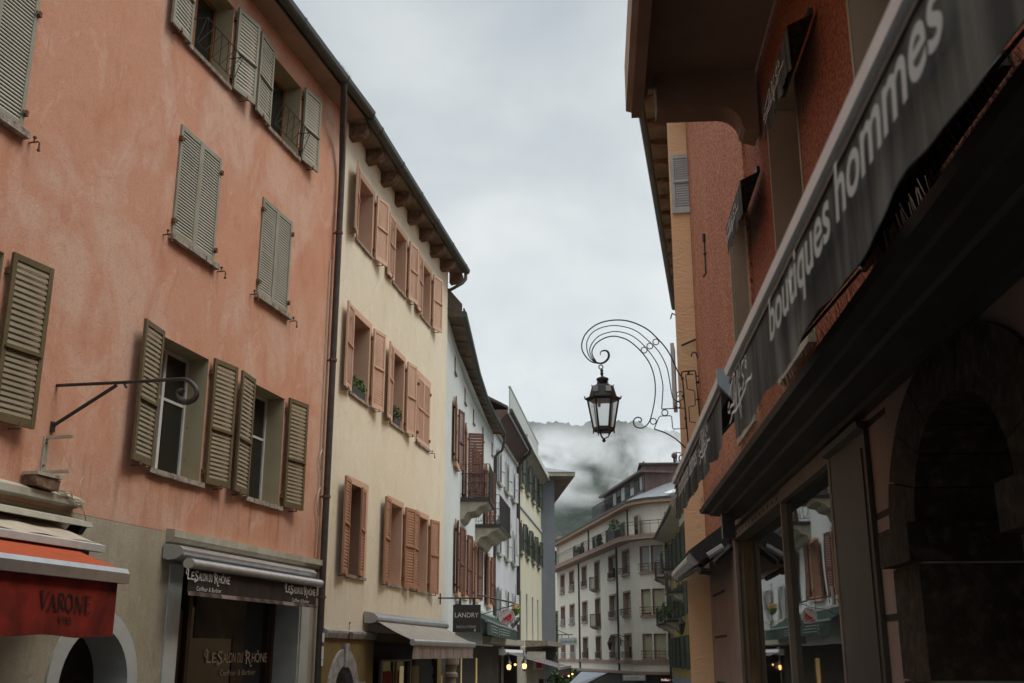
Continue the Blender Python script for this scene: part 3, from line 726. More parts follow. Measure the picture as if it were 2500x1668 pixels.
def salon_text(parent, fr, uL, uR, vB, out, mat, h, loc_off, sub=True):
    x0, z0 = fr.px(uL, vB, out); x1, _ = fr.px(uR, vB, out); wd = x1 - x0
    segs = [('L', 0, .07, 1.25, 0), ('E', .085, .06, 1, 0), ('S', .165, .075, 1.3, -.12), ('ALON', .255, .195, 1, 0), ('DU', .485, .085, 1, 0), ('R', .625, .085, 1.3, -.15), ('H', .725, .055, 1, 0), ('Ô', .785, .08, None, 0), ('NE', .875, .125, 1, 0)]
    for s, a, ww, hh, dz in segs:
        hx = h * (hh or 1.0)
        me = text_mesh(s, hx, mat, wd * ww)
        put('lettering', me, parent, (x0 + wd * a, -out - .004, z0 + h * dz))
    mbx = MB(); lw = h * .11
    def curl(cx, cz, r, a0, a1, n=14):
        mbx.ribbon([(cx + r * math.cos(a0 + (a1 - a0) * i / n), cz + r * math.sin(a0 + (a1 - a0) * i / n)) for i in range(n + 1)], lw, -out - .004)
    curl(x0 - wd * .005, z0 + h * .9, h * .35, 0.2, 4.6); curl(x0 + wd * .175, z0 + h * .0, h * .22, -5.0, 0.5)
    curl(x0 + wd * .625, z0 + h * .95, h * .28, 0.8, 5.2); curl(x0 + wd * .715, z0 - h * .15, h * .25, 3.3, 6.0)
    build(mbx, 'lettering_flourish', mat, parent)
    if sub:
        me = text_mesh('Coiffeur & Barbier', h * .55, mat, wd * .58, spacing=1.15)
        put('lettering', me, parent, (x0 + wd * .22, -out - .004, z0 - h * 1.25))
x_, z_ = FA.px(651, 1615, -.5)
salon_text(b, FA, 503, 651, 1619, -.512, 'gold_l', .155, 0)
# arch door of the pink building
def arch(parent, cx, zs, ro, ri, z0, wall, ring, depth, back, key=None, proud=.03, n=20, y0=0.0, sq=1.0):
    mbw = MB(); P = [(cx + ro * math.cos(math.pi * i / n), zs + sq * ro * math.sin(math.pi * i / n)) for i in range(n + 1)]
    for i in range(n):
        a, c = P[i], P[i + 1]; zt = zs + sq * ro
        mbw.quad((a[0], y0, a[1]), (c[0], y0, c[1]), (c[0], y0, zt), (a[0], y0, zt))
    build(mbw, 'arch_spandrel', wall, parent)
    Q = [(cx + ri * math.cos(math.pi * i / n), zs + (sq * ro - (ro - ri)) / ri * ri * math.sin(math.pi * i / n)) for i in range(n + 1)]
    mbr = MB(); yf, yb = y0 - proud, y0 + depth
    P2 = [(cx + ro, z0)] + P + [(cx - ro, z0)]; Q2 = [(cx + ri, z0)] + Q + [(cx - ri, z0)]
    for i in range(len(P2) - 1):
        a, c, d, e_ = P2[i], P2[i + 1], Q2[i + 1], Q2[i]
        mbr.quad((a[0], yf, a[1]), (c[0], yf, c[1]), (d[0], yf, d[1]), (e_[0], yf, e_[1]))
        mbr.quad((e_[0], yf, e_[1]), (d[0], yf, d[1]), (d[0], yb, d[1]), (e_[0], yb, e_[1]))
        mbr.quad((a[0], yf, a[1]), (c[0], yf, c[1]), (c[0], y0 + .01, c[1]), (a[0], y0 + .01, a[1]))
    if key: mbr.prism([(cx - .08, zs + sq * ro - (ro - ri) - .03), (cx + .08, zs + sq * ro - (ro - ri) - .03), (cx + .12, zs + sq * ro + key), (cx - .12, zs + sq * ro + key)], yf - .03, yf + .1)
    build(mbr, 'arch_surround', ring, parent)
    do = build(MB().box(cx - ri, cx + ri, yb, yb + .05, z0, zs + sq * ro), 'door', back, parent)
    return do
arch(b, 12.05, 1.22, .92, .70, -.8, 'greyplaster', 'greyframe', .45, 'plaqued')
mb = MB(); mb.box(3, 10.25, .5, .55, -.8, 2.72); mb.quad((3, 0, 2.72), (10.25, 0, 2.72), (10.25, .5, 2.72), (3, .5, 2.72)); build(mb, 'shop_recess', 'plaqued', b)
mb = MB(); mb.box(9.9, 10.25, -.01, .5, -.8, 2.72); build(mb, 'pilaster', 'palestone', b)
# downpipe at the corner
def pipe(parent, pts, r, mat='pipe', clips=()):
    build(MB().tube(pts, r, 10), 'downpipe', mat, parent, smooth=True)
    if clips:
        x, y = pts[-1][0], pts[-1][1]
        m_ = MB()
        for z in clips: m_.tube([(x, y, z - .025), (x, y, z + .025)], r * 1.25, 10).box(x - .02, x + .02, y, .0, z - .012, z + .012)
        build(m_, 'pipe_clip', 'rust', parent)
xq = FA.px(812, 900, .12)[0]
pipe(b, [(xq - 1.0, -.50, TOP_A + .0), (xq - .92, -.47, TOP_A - .12), (xq - .25, -.20, TOP_A - .75), (xq - .04, -.13, TOP_A - 1.2), (xq, -.12, TOP_A - 1.6), (xq, -.12, 6), (xq, -.12, -1)], .062, clips=(2.6, 4.4, 7.0, 9.6))
mb = MB(); mb.tube([(xq - .14, -.03, 9.0), (xq - .14, -.03, 5.25)] + [(xq - .14 - .10 * math.sin(t), -.05, 5.25 - t * .12) for t in [i * math.pi / 8 for i in range(9)]] + [(xq - .14, -.03, 4.8), (xq - .14, -.03, 4.55)] + [(xq - .14 - .12 * math.sin(t), -.05, 4.55 - t * .17) for t in [i * math.pi / 8 for i in range(9)]] + [(xq - .14, -.03, 3.3)], .012, 5)
build(mb, 'cable', 'cable', b)
for i, (z, h, w2) in enumerate(((1.90, .16, .09), (1.64, .22, .09), (1.47, .10, .08))):
    build(MB().box(xq - w2 * .5, xq + w2 * .5, -.19, -.184, z - h / 2, z + h / 2), 'sticker', 'signwhite', b)
# weeds in the gutter: a small thing of its own
def leaves_mb(c, r, n, size, seed=1, up=0.3, sq=(1, 1, 1)):
    q = random.Random(seed); mb = MB()
    for i in range(n):
        while True:
            p = Vector((q.uniform(-1, 1), q.uniform(-1, 1), q.uniform(-1, 1)))
            if p.length < 1: break
        p = Vector((p.x * r * sq[0] + c[0], p.y * r * sq[1] + c[1], p.z * r * sq[2] + c[2]))
        a = Vector((q.gauss(0, 1), q.gauss(0, 1), q.gauss(0, 1) + up)).normalized(); bb = a.cross(Vector((q.gauss(0, 1), q.gauss(0, 1), q.gauss(0, 1)))).normalized()
        s = size * q.uniform(.6, 1.3)
        mb.poly([p - a * s, p - bb * s * .42, p + a * s, p + bb * s * .42])
    return mb
wx, wz = FA.px(849, 180, .55)
t = thing('weed_tuft', 'small tuft of green weeds growing out of the roof gutter', 'weeds', FA, wx - .1, -.52, TOP_A + .1)
mb = MB(); q = random.Random(4)
for i in range(90):
    x = wx - .1 + q.uniform(-.35, .25); h = q.uniform(.05, .2); l = q.uniform(-.06, .06)
    mb.poly([(x - .006, -.55, TOP_A + .06), (x + .006, -.55, TOP_A + .06), (x + l, -.55 + l, TOP_A + .06 + h)])
    mb.poly([(x + l * .5 - .02, -.56, TOP_A + .05 + h * .6), (x + l * .5 + .02, -.54, TOP_A + .07 + h * .6), (x + l * .5, -.55, TOP_A + .1 + h * .7)])
build(mb, 'foliage', 'ivy', t)

# ---- salon awning
t = thing('awning', 'closed silver cassette awning with dark brown lettered valance over the hair salon', 'awning', FA, 15.6, 0, 2.4)
prof = [(-.02, 2.86), (-.10, 2.835), (-.22, 2.85), (-.30, 2.91), (-.315, 2.97), (-.26, 3.02), (-.14, 3.045), (-.02, 3.05)]
build(MB().prism(prof, 13.37, 17.85, axis='x'), 'cassette', 'alu', t, smooth=True)
build(MB().prism([(y * 1.03, z) for y, z in prof], 13.33, 13.37, axis='x'), 'end_cap', 'capgrey', t)
bar_p = [(-.375 + .085 * math.cos(a), 2.79 + .07 * math.sin(a)) for a in [i * math.pi / 8 for i in range(16)]]
build(MB().prism(bar_p, 13.40, 17.83, axis='x'), 'front_bar', 'alu', t, smooth=True)
v_ = build(valance_mb(13.44, 17.75, -.37, 2.40, 2.745, folds=5, amp=.012, nx=120, seed=3), 'valance', 'brownfab', t, smooth=True)
mb = MB(); n = 110; xa, xb = 13.44, 17.75
mb.box(xa, xb, -.387, -.383, 2.372, 2.425, 0)
q = random.Random(9)
for i in range(n):
    x = xa + (xb - xa) * i / n
    if 22 < i % 52 < 34: continue
    wv = .007 + .006 * math.sin(i * .37) ** 2
    mb.quad((x, -.3885, 2.424), (x + wv * 2.2, -.3885, 2.424), (x + wv * 2.2 + .06, -.3885, 2.373), (x + .06, -.3885, 2.373), 1)
build(mb, 'striped_hem', ['stripefab', 'brownfab'], t)
salon_text(t, FA, 457, 561, 1414, .385, 'white_l', .108, 0)
salon_text(t, FA, 697, 769, 1446, .385, 'white_l', .108, 0)
# ---- wine shop awning
t = thing('awning', 'orange red awning with dark lettering over the wine shop', 'awning', FA, 7, 0, 1.8)
mb = MB(); mb.grid(lambda a, c: (4 + 6.44 * a, -.05 - 1.24 * c, 3.04 - .56 * c - .05 * math.sin(math.pi * c)), 20, 8); mb.grid(lambda a, c: (4 + 6.44 * a, -.05 - 1.24 * c, 3.035 - .56 * c - .05 * math.sin(math.pi * c)), 20, 8)
build(mb, 'canopy', 'orangefab', t, smooth=True)
build(MB().prism([(-1.24, 2.325), (-1.36, 2.325), (-1.365, 2.43), (-1.33, 2.48), (-1.24, 2.49)], 4, 10.47, axis='x'), 'front_bar', 'alu', t)
def rip(a): return .012 * math.sin(a * 40)
build(valance_mb(4, 10.36, -1.30, 1.775, 2.335, folds=6, amp=.007, nx=140, seed=5, zf=rip), 'valance', 'redfab', t, smooth=True)
build(MB().tube([(10.2, -.06, 2.75), (9.4, -.7, 2.42), (10.25, -1.24, 2.4)], .025, 8), 'folding_arm', 'alugrey', t)
VX = lambda u, v: FA.px(80 + u / 9.79, 1400 + v / 9.79, 1.345)
def strokes(parent, fn, lst, mat, y):
    mb = MB()
    for pts, wd in lst:
        p = [fn(*q) for q in pts]; mb.ribbon([(a, c) for a, c in p], wd, y)
    return build(mb, 'lettering', mat, parent)
lw, th_ = .026, .013
ser = [([(245, 420), (345, 430)], th_), ([(300, 425), (320, 840)], lw), ([(325, 840), (450, 450)], th_), ([(430, 447), (490, 455)], th_),
       ([(455, 860), (575, 480)], th_), ([(570, 480), (620, 870)], lw), ([(480, 720), (600, 730)], th_), ([(410, 860), (490, 865)], th_), ([(570, 875), (680, 880)], th_), 
       ([(720, 480), (705, 885)], lw), ([(720, 485), (800, 490), (830, 560), (800, 650), (720, 680)], lw * .7), ([(745, 680), (830, 895)], lw),
       ([(950, 490), (870, 600), (860, 790), (930, 915)], lw), ([(950, 490), (1030, 560), (1030, 800), (930, 915)], lw),
       ([(1125, 530), (1100, 920)], th_), ([(1120, 530), (1240, 930)], lw), ([(1250, 930), (1290, 560)], th_), ([(1050, 915), (1120, 925)], th_),
       ([(1360, 560), (1340, 940)], lw), ([(1270, 545), (1470, 575)], th_), ([(1350, 740), (1440, 740)], th_), ([(1310, 940), (1440, 950), (1445, 900)], th_),
       ([(690, 1020), (720, 1200)], .016), ([(720, 1200), (760, 1025)], .008), ([(810, 1030), (800, 1210)], .014), ([(860, 1040), (850, 1215)], .008), ([(860, 1040), (900, 1220)], .016), ([(900, 1220), (920, 1050)], .008), ([(1000, 1060), (950, 1050), (940, 1110), (990, 1150), (980, 1210), (920, 1210)], .012)]
strokes(t, VX, ser, 'dark_l', -1.311)
# ---- beige retracted awning behind it
t = thing('awning', 'half rolled beige awning under the stone ledge behind the red one', 'awning', FA, 8, 0, 2.8)
build(MB().prism([(-.01, 3.16), (-.40, 3.07), (-.42, 3.01), (-.38, 3.01), (-.01, 3.10)], 4, 11.12, axis='x'), 'cover', 'palestone', t)
build(MB().prism([(-.20, 3.04), (-.36, 3.02), (-.30, 2.93), (-.10, 2.92)], 11.0, 11.10, axis='x'), 'bracket', 'black', t)
build(MB().grid(lambda a, c: (4 + 6.78 * a, -.16 - .55 * c, 3.02 - .22 * c + .008 * math.sin(a * 60)), 60, 3), 'canopy', 'beigefab', t)
build(MB().prism([(-.69, 2.70), (-.78, 2.70), (-.785, 2.77), (-.69, 2.80)], 4, 10.86, axis='x'), 'front_bar', 'whitepaint', t)
build(MB().prism([(-.69, 2.70), (-.02, 2.80), (-.02, 2.66), (-.69, 2.60)], 4, 10.7, axis='x'), 'cover_box', 'black', t)
# ---- wall furniture on the pink house
x0, z0 = FA.px(*k0(130, 885)); x1, z1 = FA.px(*k0(118, 980))
t = thing('wall_bracket', 'long black iron arm with a curled end bolted to the pink wall', 'bracket', FA, x0, 0, z1)
# the arm sticks out square to the wall
FAp = Fr(tuple(FA.w(x0, 0)[:2]), FA.r - math.pi / 2)      # x runs out from the wall
def fp(u, v): a = FAp.px(u * 1.0638, v * 1.0638); return (x0, -a[0], a[1])
arm = [fp(130, 885), fp(280, 878), fp(400, 871), fp(428, 872), fp(446, 886), fp(452, 902), fp(446, 916), fp(430, 923), fp(415, 918), fp(408, 907), fp(412, 899), fp(420, 900)]
cm = catmull(arm[2:], 5)
build(MB().tube([Vector(arm[0]), Vector(arm[1])] + cm, [.020, .020] + [.022 + .014 * min(1, i / 30) for i in range(len(cm))], 8), 'arm', 'black', t, smooth=True)
build(MB().tube([fp(118, 980), fp(268, 884)], .022, 8).box(x0 - .03, x0 + .03, -.03, 0, z1 - .06, z1 + .06), 'brace', 'black', t)
build(MB().tube([fp(285, 880), fp(290, 890)], .015, 6), 'bolt', 'black', t)
xa, za = FA.px(*k0(105, 1002)); xb, zb = FA.px(*k0(97, 1088))
t = thing('angle_bracket', 'small rusty grey C shaped bracket below the iron arm on the pink wall', 'bracket', FA, xb, 0, zb)
mb = MB(); mb.box(xa - .04, xa + .04, -.02, -.001, zb, za); mb.box(xa - .02, xa + .02, -.36, -.02, za - .03, za); mb.box(xa - .02, xa + .02, -.36, -.02, zb, zb + .03)
build(mb, 'bracket_arm', 'palestone', t); m_ = MB()
for zz in (za - .08, zb + .09): m_.lathe([(.0, zz - .012), (.012, zz - .01), (.012, zz + .01), (0, zz + .012)], xa - .015, -.03, 6)
build(m_, 'bolt', 'rust', t)
t = thing('junction_box', 'small grey box with loose pale wires on the ledge above the awnings', 'box', FA, 10.52, -.1, 3.42)
build(MB().prism([(10.33, 3.40), (10.72, 3.38), (10.74, 3.50), (10.31, 3.53)], -.20, -.03), 'housing', 'corbel', t)
build(MB().box(10.30, 10.76, -.22, -.02, 3.515, 3.55), 'lid', 'palestone', t)
q = random.Random(12); mb = MB()
for i in range(7):
    p = [(10.74, -.1, 3.42)]
    for k in range(4): p.append((10.85 + k * .13 + q.uniform(-.04, .04), -.14 - q.uniform(0, .06), 3.40 - k * .04 + q.uniform(-.05, .06)))
    if i == 3: p += [(11.15, -.16, 3.5), (11.2, -.16, 3.62)]
    if i == 5: p += [(11.3, -.16, 3.2), (11.45, -.1, 3.12)]
    mb.tube(catmull(p, 4), .005, 4)
build(mb, 'wire', 'cable', t)

# ================================================================== B: cream building
xB0 = sx(FB, pAB) + .02; xB1 = sx(FB, pBC)
b = thing('cream_building', 'cream building with rose pink shutters and timber eaves corbels', 'building', FB, 24, 0, -1.5)
TB = 12.28; SZ = [(3.12, 4.90), (6.70, 8.38), (10.0, 11.45)]
r1 = [(20.52, 21.72), (23.42, 24.50), (25.95, 26.92)]; r2 = [(20.32, 21.52), (23.27, 24.32), (25.60, 26.84)]; r3 = [(20.30, 21.40), (23.10, 24.20), (25.72, 26.68)]
holes = [(a, c) + z for rr, z in zip((r1, r2, r3), SZ) for a, c in rr]
mb = MB(); wall_grid(mb, xB0, xB1, 2.06, TB, holes); shell(mb, xB0, xB1, -3, TB, 10, ridge=3.2); build(mb, 'wall', 'cream', b)
build(roof_mb(xB0, xB1 + .25, TB, 10, 3.2, .36), 'roof', 'rooftile', b)
build(MB().box(xB0, xB1 + .25, -.38, .0, TB - .02, TB + .04), 'soffit', 'soffdark', b)
mb = MB(); mb.box(xB0, xB1 + .25, -.40, -.382, TB, TB + .14)
g = [(-.48 + .10 * math.cos(t_), TB + .06 + .10 * math.sin(t_)) for t_ in [math.pi + i * math.pi / 7 for i in range(8)]]
mb.prism(g + [(-.375, TB + .10), (-.585, TB + .10)], xB0, xB1 + .3, axis='x')
for i in range(6): mb.prism([(y - (.010 if y < -.48 else -.0), z - .008) for y, z in g] + [(-.375, TB + .107), (-.60, TB + .107)], xB0 + .6 + i * 1.7, xB0 + .64 + i * 1.7, axis='x')
build(mb, 'gutter', 'gutter', b)
q = random.Random(5)
for i in range(9):
    x = 19.72 + 1.163 * i; j = q.uniform(-.02, .02)
    pr = [(0, TB - .02), (-.37 + j, TB - .02), (-.375, TB - .12), (-.35 + j, TB - .20), (-.28, TB - .26), (-.16, TB - .30 + j), (0, TB - .31)]
    build(MB().prism(pr, x - .13, x + .13, axis='x'), 'corbel', 'corbel', b)
pipe(b, [(xB1 + .2, -.48, TB), (xB1 + .2, -.47, TB - .22), (xB1 + .1, -.40, TB - .36), (xB1 + .02, -.1, TB - .56), (xB1 - .0, .15, TB - .66)], .05, 'gutter')
kw = dict(depth=.42, rev='reveal_rose', frame='whitepaint', cas=2, sill='stone', sill_out=.05, sill_h=.06, surround=(.13, 'reveal_rose', .006), transom=None)
for i, (a, c) in enumerate(r3): window(b, a, c, *SZ[2], sh='open', shm=('sh_rose', 'sl_rose'), sw=.55, ang=(3 if i else 14, 10), n=26, mid=.5, gap=.10, **kw)
wins2 = []
for i, (a, c) in enumerate(r2):
    if i < 2: wins2.append(window(b, a, c, *SZ[1], sh='open', shm=('sh_rose', 'sl_rose'), sw=.56, ang=(5, 10), n=28, mid=.5, gap=.10, **kw))
    else: window(b, a, c, *SZ[1], sh='closed', shm=('sh_rose', 'sl_rose'), n=26, mid=.5, **kw)
for i, (a, c) in enumerate(r1):
    wo = window(b, a, c, *SZ[0], sh='open', shm=('sh_terra', 'sh_terra'), sw=.56, ang=(6, 10), n=26, mid=.5, gap=(.10 if i else .06), only=(None if i else -1), **kw)
    if not i: put('shutter', shutter_mesh(.56, 1.76, 26, ('sh_terra', 'sh_terra'), -1, .5), wo, (c - a - .01, .03, .01), R_(10))
# cornice, lower walls, arch, shop
build(MB().prism([(0, 1.90), (-.05, 1.91), (-.08, 2.0), (-.08, 2.04), (0, 2.075)], xB0, 22.55, axis='x'), 'string_course', 'stonearch', b)
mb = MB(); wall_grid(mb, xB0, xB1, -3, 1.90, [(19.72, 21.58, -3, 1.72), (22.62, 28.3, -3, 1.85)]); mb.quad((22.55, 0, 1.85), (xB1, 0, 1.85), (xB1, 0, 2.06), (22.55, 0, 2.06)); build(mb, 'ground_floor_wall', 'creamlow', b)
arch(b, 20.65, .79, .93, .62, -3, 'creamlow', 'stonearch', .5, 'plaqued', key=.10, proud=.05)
build(MB().box(21.28, 21.85, -.09, -.052, .96, 1.09), 'arch_impost', 'stonearch', b)
mb = MB(); mb.box(22.62, 28.3, .6, .65, -3, 1.85); mb.quad((22.62, 0, 1.849), (28.3, 0, 1.849), (28.3, .6, 1.849), (22.62, .6, 1.849)); mb.quad((22.62, 0, -3), (22.62, .6, -3), (22.62, .6, 1.85), (22.62, 0, 1.85)); build(mb, 'shop_recess', 'plaqued', b)
xa = FB.px(*c8(885, 900), -.3)[0]; xb = FB.px(*c8(1320, 900), -.3)[0]; zt = FB.px(*c8(900, 770), -.3)[1]
mb = MB(); mb.box(xa, xa + .12, .30, .36, -2, zt); mb.box(xb - .12, xb, .30, .36, -2, zt); mb.box(xa, xb, .31, .36, zt - .04, zt); xm = (xa + xb) / 2; mb.box(xm - .03, xm + .03, .31, .36, -2, zt)
so2 = build(mb, 'shop_window', 'shopfront2', b); build(MB().box(xa + .1, xb - .1, .38, .40, -2, zt), 'pane', 'pane', so2)
mb = MB(); mb.box(xa + .15, xm - .15, .367, .372, .2, 1.25); mb.box(xm + .05, xm + .45, .367, .372, .2, 1.25, 0); build(mb, 'poster', 'redfab', so2)
build(MB().box(xm + .5, xm + .85, .37, .374, .2, 1.35), 'lit_display', 'warmroom2', so2)
build(MB().box(FB.px(*c8(1340, 900), -.3)[0], FB.px(*c8(1440, 900), -.3)[0], .32, .36, -2, 1.35), 'shop_window_panel', 'creamlow', b)
for u in (1700, 1880):     # slim stone columns under the awning
    x = FB.px(*c8(u, 950), -.1)[0]; r = .10 if u == 1700 else .2
    build(MB().lathe([(r, -2), (r, 1.0), (r * 1.25, 1.03), (r * 1.25, 1.12), (r, 1.16), (r * 1.1, 1.3), (r * 1.4, 1.36), (r * 1.4, 1.55)], x, .15, 14), 'column', 'shopfront2', b, smooth=True)
    build(MB().box(x + r * .6, x + r * 1.4, .02, .05, -1, 1.1), 'lit_strip', 'warmroom', b)
for u in (405, 690):
    x, z = FB.px(*c8(u, 300)); build(MB().tube([(x, -.03, z - .14), (x, -.03, z + .06)], .006, 5).tube([(x, -.03, z + .06), (x, -.05, z + .09)], .014, 5), 'cable_pin', 'rust', b)
x, z = FB.px(*c8(385, 420)); build(MB().box(x - .09, x + .09, -.10, -.085, z - .06, z + .06), 'house_number_plate', 'rust', b)
# awning of the cream building
t = thing('awning', 'open taupe awning with pleated pale valance on the cream building', 'awning', FB, 25, 0, 1.5)
prof = [(-.02, 2.24), (-.12, 2.22), (-.24, 2.24), (-.30, 2.30), (-.29, 2.36), (-.22, 2.42), (-.10, 2.45), (-.02, 2.455)]
build(MB().prism(prof, 21.86, 28.25, axis='x'), 'cassette', 'alugrey', t, smooth=True)
build(MB().prism([(y * 1.04, z) for y, z in prof], 21.80, 21.86, axis='x'), 'end_cap', 'capgrey', t)
def cf(a, c):
    s_ag = .02 * math.sin(math.pi * c) + .012 * abs(math.sin(a * 12.5)) * c
    return (21.95 + 6.0 * a, -.26 - .74 * c, 2.27 - .37 * c - s_ag)
build(MB().grid(cf, 60, 10).grid(lambda a, c: tuple(Vector(cf(a, c)) - Vector((0, 0, .004))), 60, 10), 'canopy', 'greyfab', t, smooth=True)
bar_p = [(-1.02 + .055 * math.cos(a), 1.85 + .065 * math.sin(a)) for a in [i * math.pi / 8 for i in range(16)]]
build(MB().prism(bar_p, 21.92, 28.0, axis='x'), 'front_bar', 'alu', t, smooth=True)
build(valance_mb(22.0, 27.95, -1.02, 1.53, 1.80, folds=8, amp=.035, nx=120, seed=8), 'valance', 'mauvefab', t, smooth=True)
for xx in (22.4, 27.4): build(MB().tube([(xx, -.1, 2.25), (xx + .5, -.55, 2.0), (xx, -.98, 1.86)], .022, 6), 'folding_arm', 'alugrey', t)
# flower boxes on the cream sills
for i, ((a, c), pc_, gr) in enumerate(((r2[0], 'leaf', 3), (r2[1], 'leafdark', 7))):
    lab = ('black window box of light green leafy plants on the rose sill nearest the downpipe', 'black window box with a dark feathery plant on the middle rose sill')[i]
    xa = a + (.10 if i == 0 else .18); xb = a + (.95 if i == 0 else .72)
    t = thing('flower_box', lab, 'window box', FB, (xa + xb) / 2, .02, 6.70, group='plant boxes on the cream house sills')
    build(MB().prism([(-.03, 6.70), (.13, 6.70), (.15, 6.86), (-.05, 6.86)], xa, xb, axis='x'), 'planter', 'black', t)
    mb = MB()
    for k in range(5):
        xx = xa + (xb - xa) * (k + .5) / 5
        l_ = leaves_mb((xx, .02, 6.97), .15, 60 if i == 0 else 90, .045 if i == 0 else .035, seed=gr + k, up=1.2, sq=(1, .8, .9 if i == 0 else 1.3))
        o_ = len(mb.v); mb.v += l_.v; mb.f += [tuple(q_ + o_ for q_ in f) for f in l_.f]; mb.m += l_.m
    build(mb, 'foliage', pc_, t)

# ================================================================== C: white bowed building
b = thing('white_building', 'bowed white building with oxblood shutters and two iron balconies', 'building', FC1, 33, 0, -2)
bofr = FC1
TC = 10.95
def seg_parent(name_fr, parent, base_fr):
    """an Empty part frame is avoided: pieces of the bent facade are placed with their own rotation"""
class Sub:
    """places pieces given in frame fr under a root that lives in frame base"""
    def __init__(s, root, base, fr): s.root, s.base, s.fr = root, base, fr
    def loc(s, x, y, z):
        p = s.fr.w(x, y, z); q = Vector((p.x - s.base.o[0], p.y - s.base.o[1]))
        return (q.x * s.base.xd[0] + q.y * s.base.xd[1], q.x * s.base.yd[0] + q.y * s.base.yd[1], z)
    def rz(s): return s.fr.r - s.base.r
    def build(s, mb, name, mats, smooth=False): return build(mb, name, mats, s.root, s.loc(0, 0, 0), s.rz(), smooth)
    def put(s, name, me, x=0, y=0, z=0, rz=0): return put(name, me, s.root, s.loc(x, y, z), s.rz() + rz)
def win_sub(sub, *a, **k):
    """window() for a facade piece that is turned against its root"""
    wo = window(sub.root, *a, **k); x0, z0 = a[0], a[2]
    L_ = sub.loc(x0, 0, z0); of = OFF.get(sub.root.name, (0, 0, 0))
    wo.location = (L_[0] - of[0], L_[1] - of[1], L_[2] - of[2]); wo.rotation_euler = (0, 0, sub.rz()); return wo
CF = [(FC1, pBC, pc), (FC2, pc, pc2), (FC3, pc2, pc3), (FC4, pc3, pCD)]
subs = []; holesC = [[], [], [], []]
# windows by facade piece: (piece, photo u of the first shutter, width, z0, z1)
WC = []
def addw(i, uc, vc, w, z0, z1, kind):
    x = CF[i][0].px(uc, vc)[0]; x0 = x - w / 2; xa, xb = sx(CF[i][0], CF[i][1]), sx(CF[i][0], CF[i][2])
    x0 = min(max(x0, xa + .05), xb - w - .05)
    WC.append((i, x0, x0 + w, z0, z1, kind)); holesC[i].append((x0, x0 + w, z0, z1))
addw(0, 1112.5, 1430, .95, 3.45, 5.45, 'w'); addw(1, 1131, 1430, .95, 3.50, 5.52, 'w')
addw(2, 1158, 1430, .95, 3.60, 5.50, 'w'); addw(3, 1190, 1440, .95, 3.60, 5.50, 'w')
addw(0, 1111, 1040, .95, 7.2, 9.0, 'w'); addw(1, 1127, 1100, .95, 6.55, 9.05, 'd'); addw(2, 1160, 1150, .95, 7.3, 9.05, 'w'); addw(3, 1188, 1180, .95, 6.40, 9.0, 'd')
for (u, v), i in (((1111, 895), 0), ((1126, 945), 1), ((1140, 985), 2), ((1171, 1045), 3), ((1191, 1077), 3)):
    F_ = CF[i][0]; x, z = F_.px(u, v); z = 10.25
    xa, xb = sx(F_, CF[i][1]), sx(F_, CF[i][2]); x0 = min(max(x - .22, xa + .05), xb - .5)
    if i == 3 and u > 1180: x0 = xb - .85
    WC.append((i, x0, x0 + .45, 9.95, 10.5, 's')); holesC[i].append((x0, x0 + .45, 9.95, 10.5))
for i, (F_, pa, pb) in enumerate(CF):
    xa, xb = sx(F_, pa), sx(F_, pb); sub = Sub(b, FC1, F_); subs.append(sub)
    mb = MB(); wall_grid(mb, xa, xb, 1.95, TC, holesC[i])
    sub.build(mb, 'wall', 'white')
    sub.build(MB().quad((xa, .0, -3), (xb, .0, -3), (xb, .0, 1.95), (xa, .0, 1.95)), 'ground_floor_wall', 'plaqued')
for i, (j, x0, x1, z0, z1, kind) in enumerate(WC):
    if kind == 's':
        win_sub(subs[j], x0, x1, z0, z1, depth=.3, rev='reveal_khaki', frame='corbel', cas=1, transom=None, sill='stone', sill_h=.05, sill_out=.06)
    else:
        win_sub(subs[j], x0, x1, z0, z1, depth=.3, rev='surround_tan', frame='whitepaint', sill='surround_tan', sill_h=.16, sill_out=.12, sill_ext=.1, surround=(.15, 'surround_tan', .03), transom=.7,
                sh='open', shm=('sh_red', 'sh_red'), sw=.55, ang=(7, 12 if kind == 'w' else (75 if j == 1 else 14)), n=22, mid=.42, gap=.14)
# roof sheet with soffit following the bow, gutter, gable end sheet
plan = [pBC, pc, pc2, pc3, pCD]
def offp(k, d):     # plan point k pushed d towards the street
    F_ = CF[min(k, 3)][0]; G_ = CF[max(k - 1, 0)][0]; n = Vector((-F_.yd[0] - G_.yd[0], -F_.yd[1] - G_.yd[1])).normalized()
    return (plan[k][0] + n.x * d, plan[k][1] + n.y * d)
def to_root(p, z): q = Vector((p[0] - FC1.o[0], p[1] - FC1.o[1])); return (q.x * FC1.xd[0] + q.y * FC1.xd[1], q.x * FC1.yd[0] + q.y * FC1.yd[1], z)
hz = [10.92, 10.90, 10.90, 10.93, 10.95]; mb = MB(); ms = MB(); mg = []
for k in range(4):
    a, c = plan[k], plan[k + 1]; ao, co = offp(k, .42), offp(k + 1, .42)
    ms.quad(to_root(a, hz[k] + .05), to_root(c, hz[k + 1] + .05), to_root(co, hz[k + 1]), to_root(ao, hz[k]))
    mb.quad(to_root(ao, hz[k] + .03), to_root(co, hz[k + 1] + .03), to_root((c[0] - 5, c[1]), hz[k + 1] + 2.6), to_root((a[0] - 5, a[1]), hz[k] + 2.6))
ao = offp(0, .42); a = plan[0]
mb.poly([to_root(a, hz[0] - .02), to_root(ao, hz[0] - .02), to_root(ao, hz[0] + .35), to_root(a, hz[0] + .85)])
build(mb, 'roof', 'rooftile', b); build(ms, 'soffit', 'soffdark', b)
mj = MB()
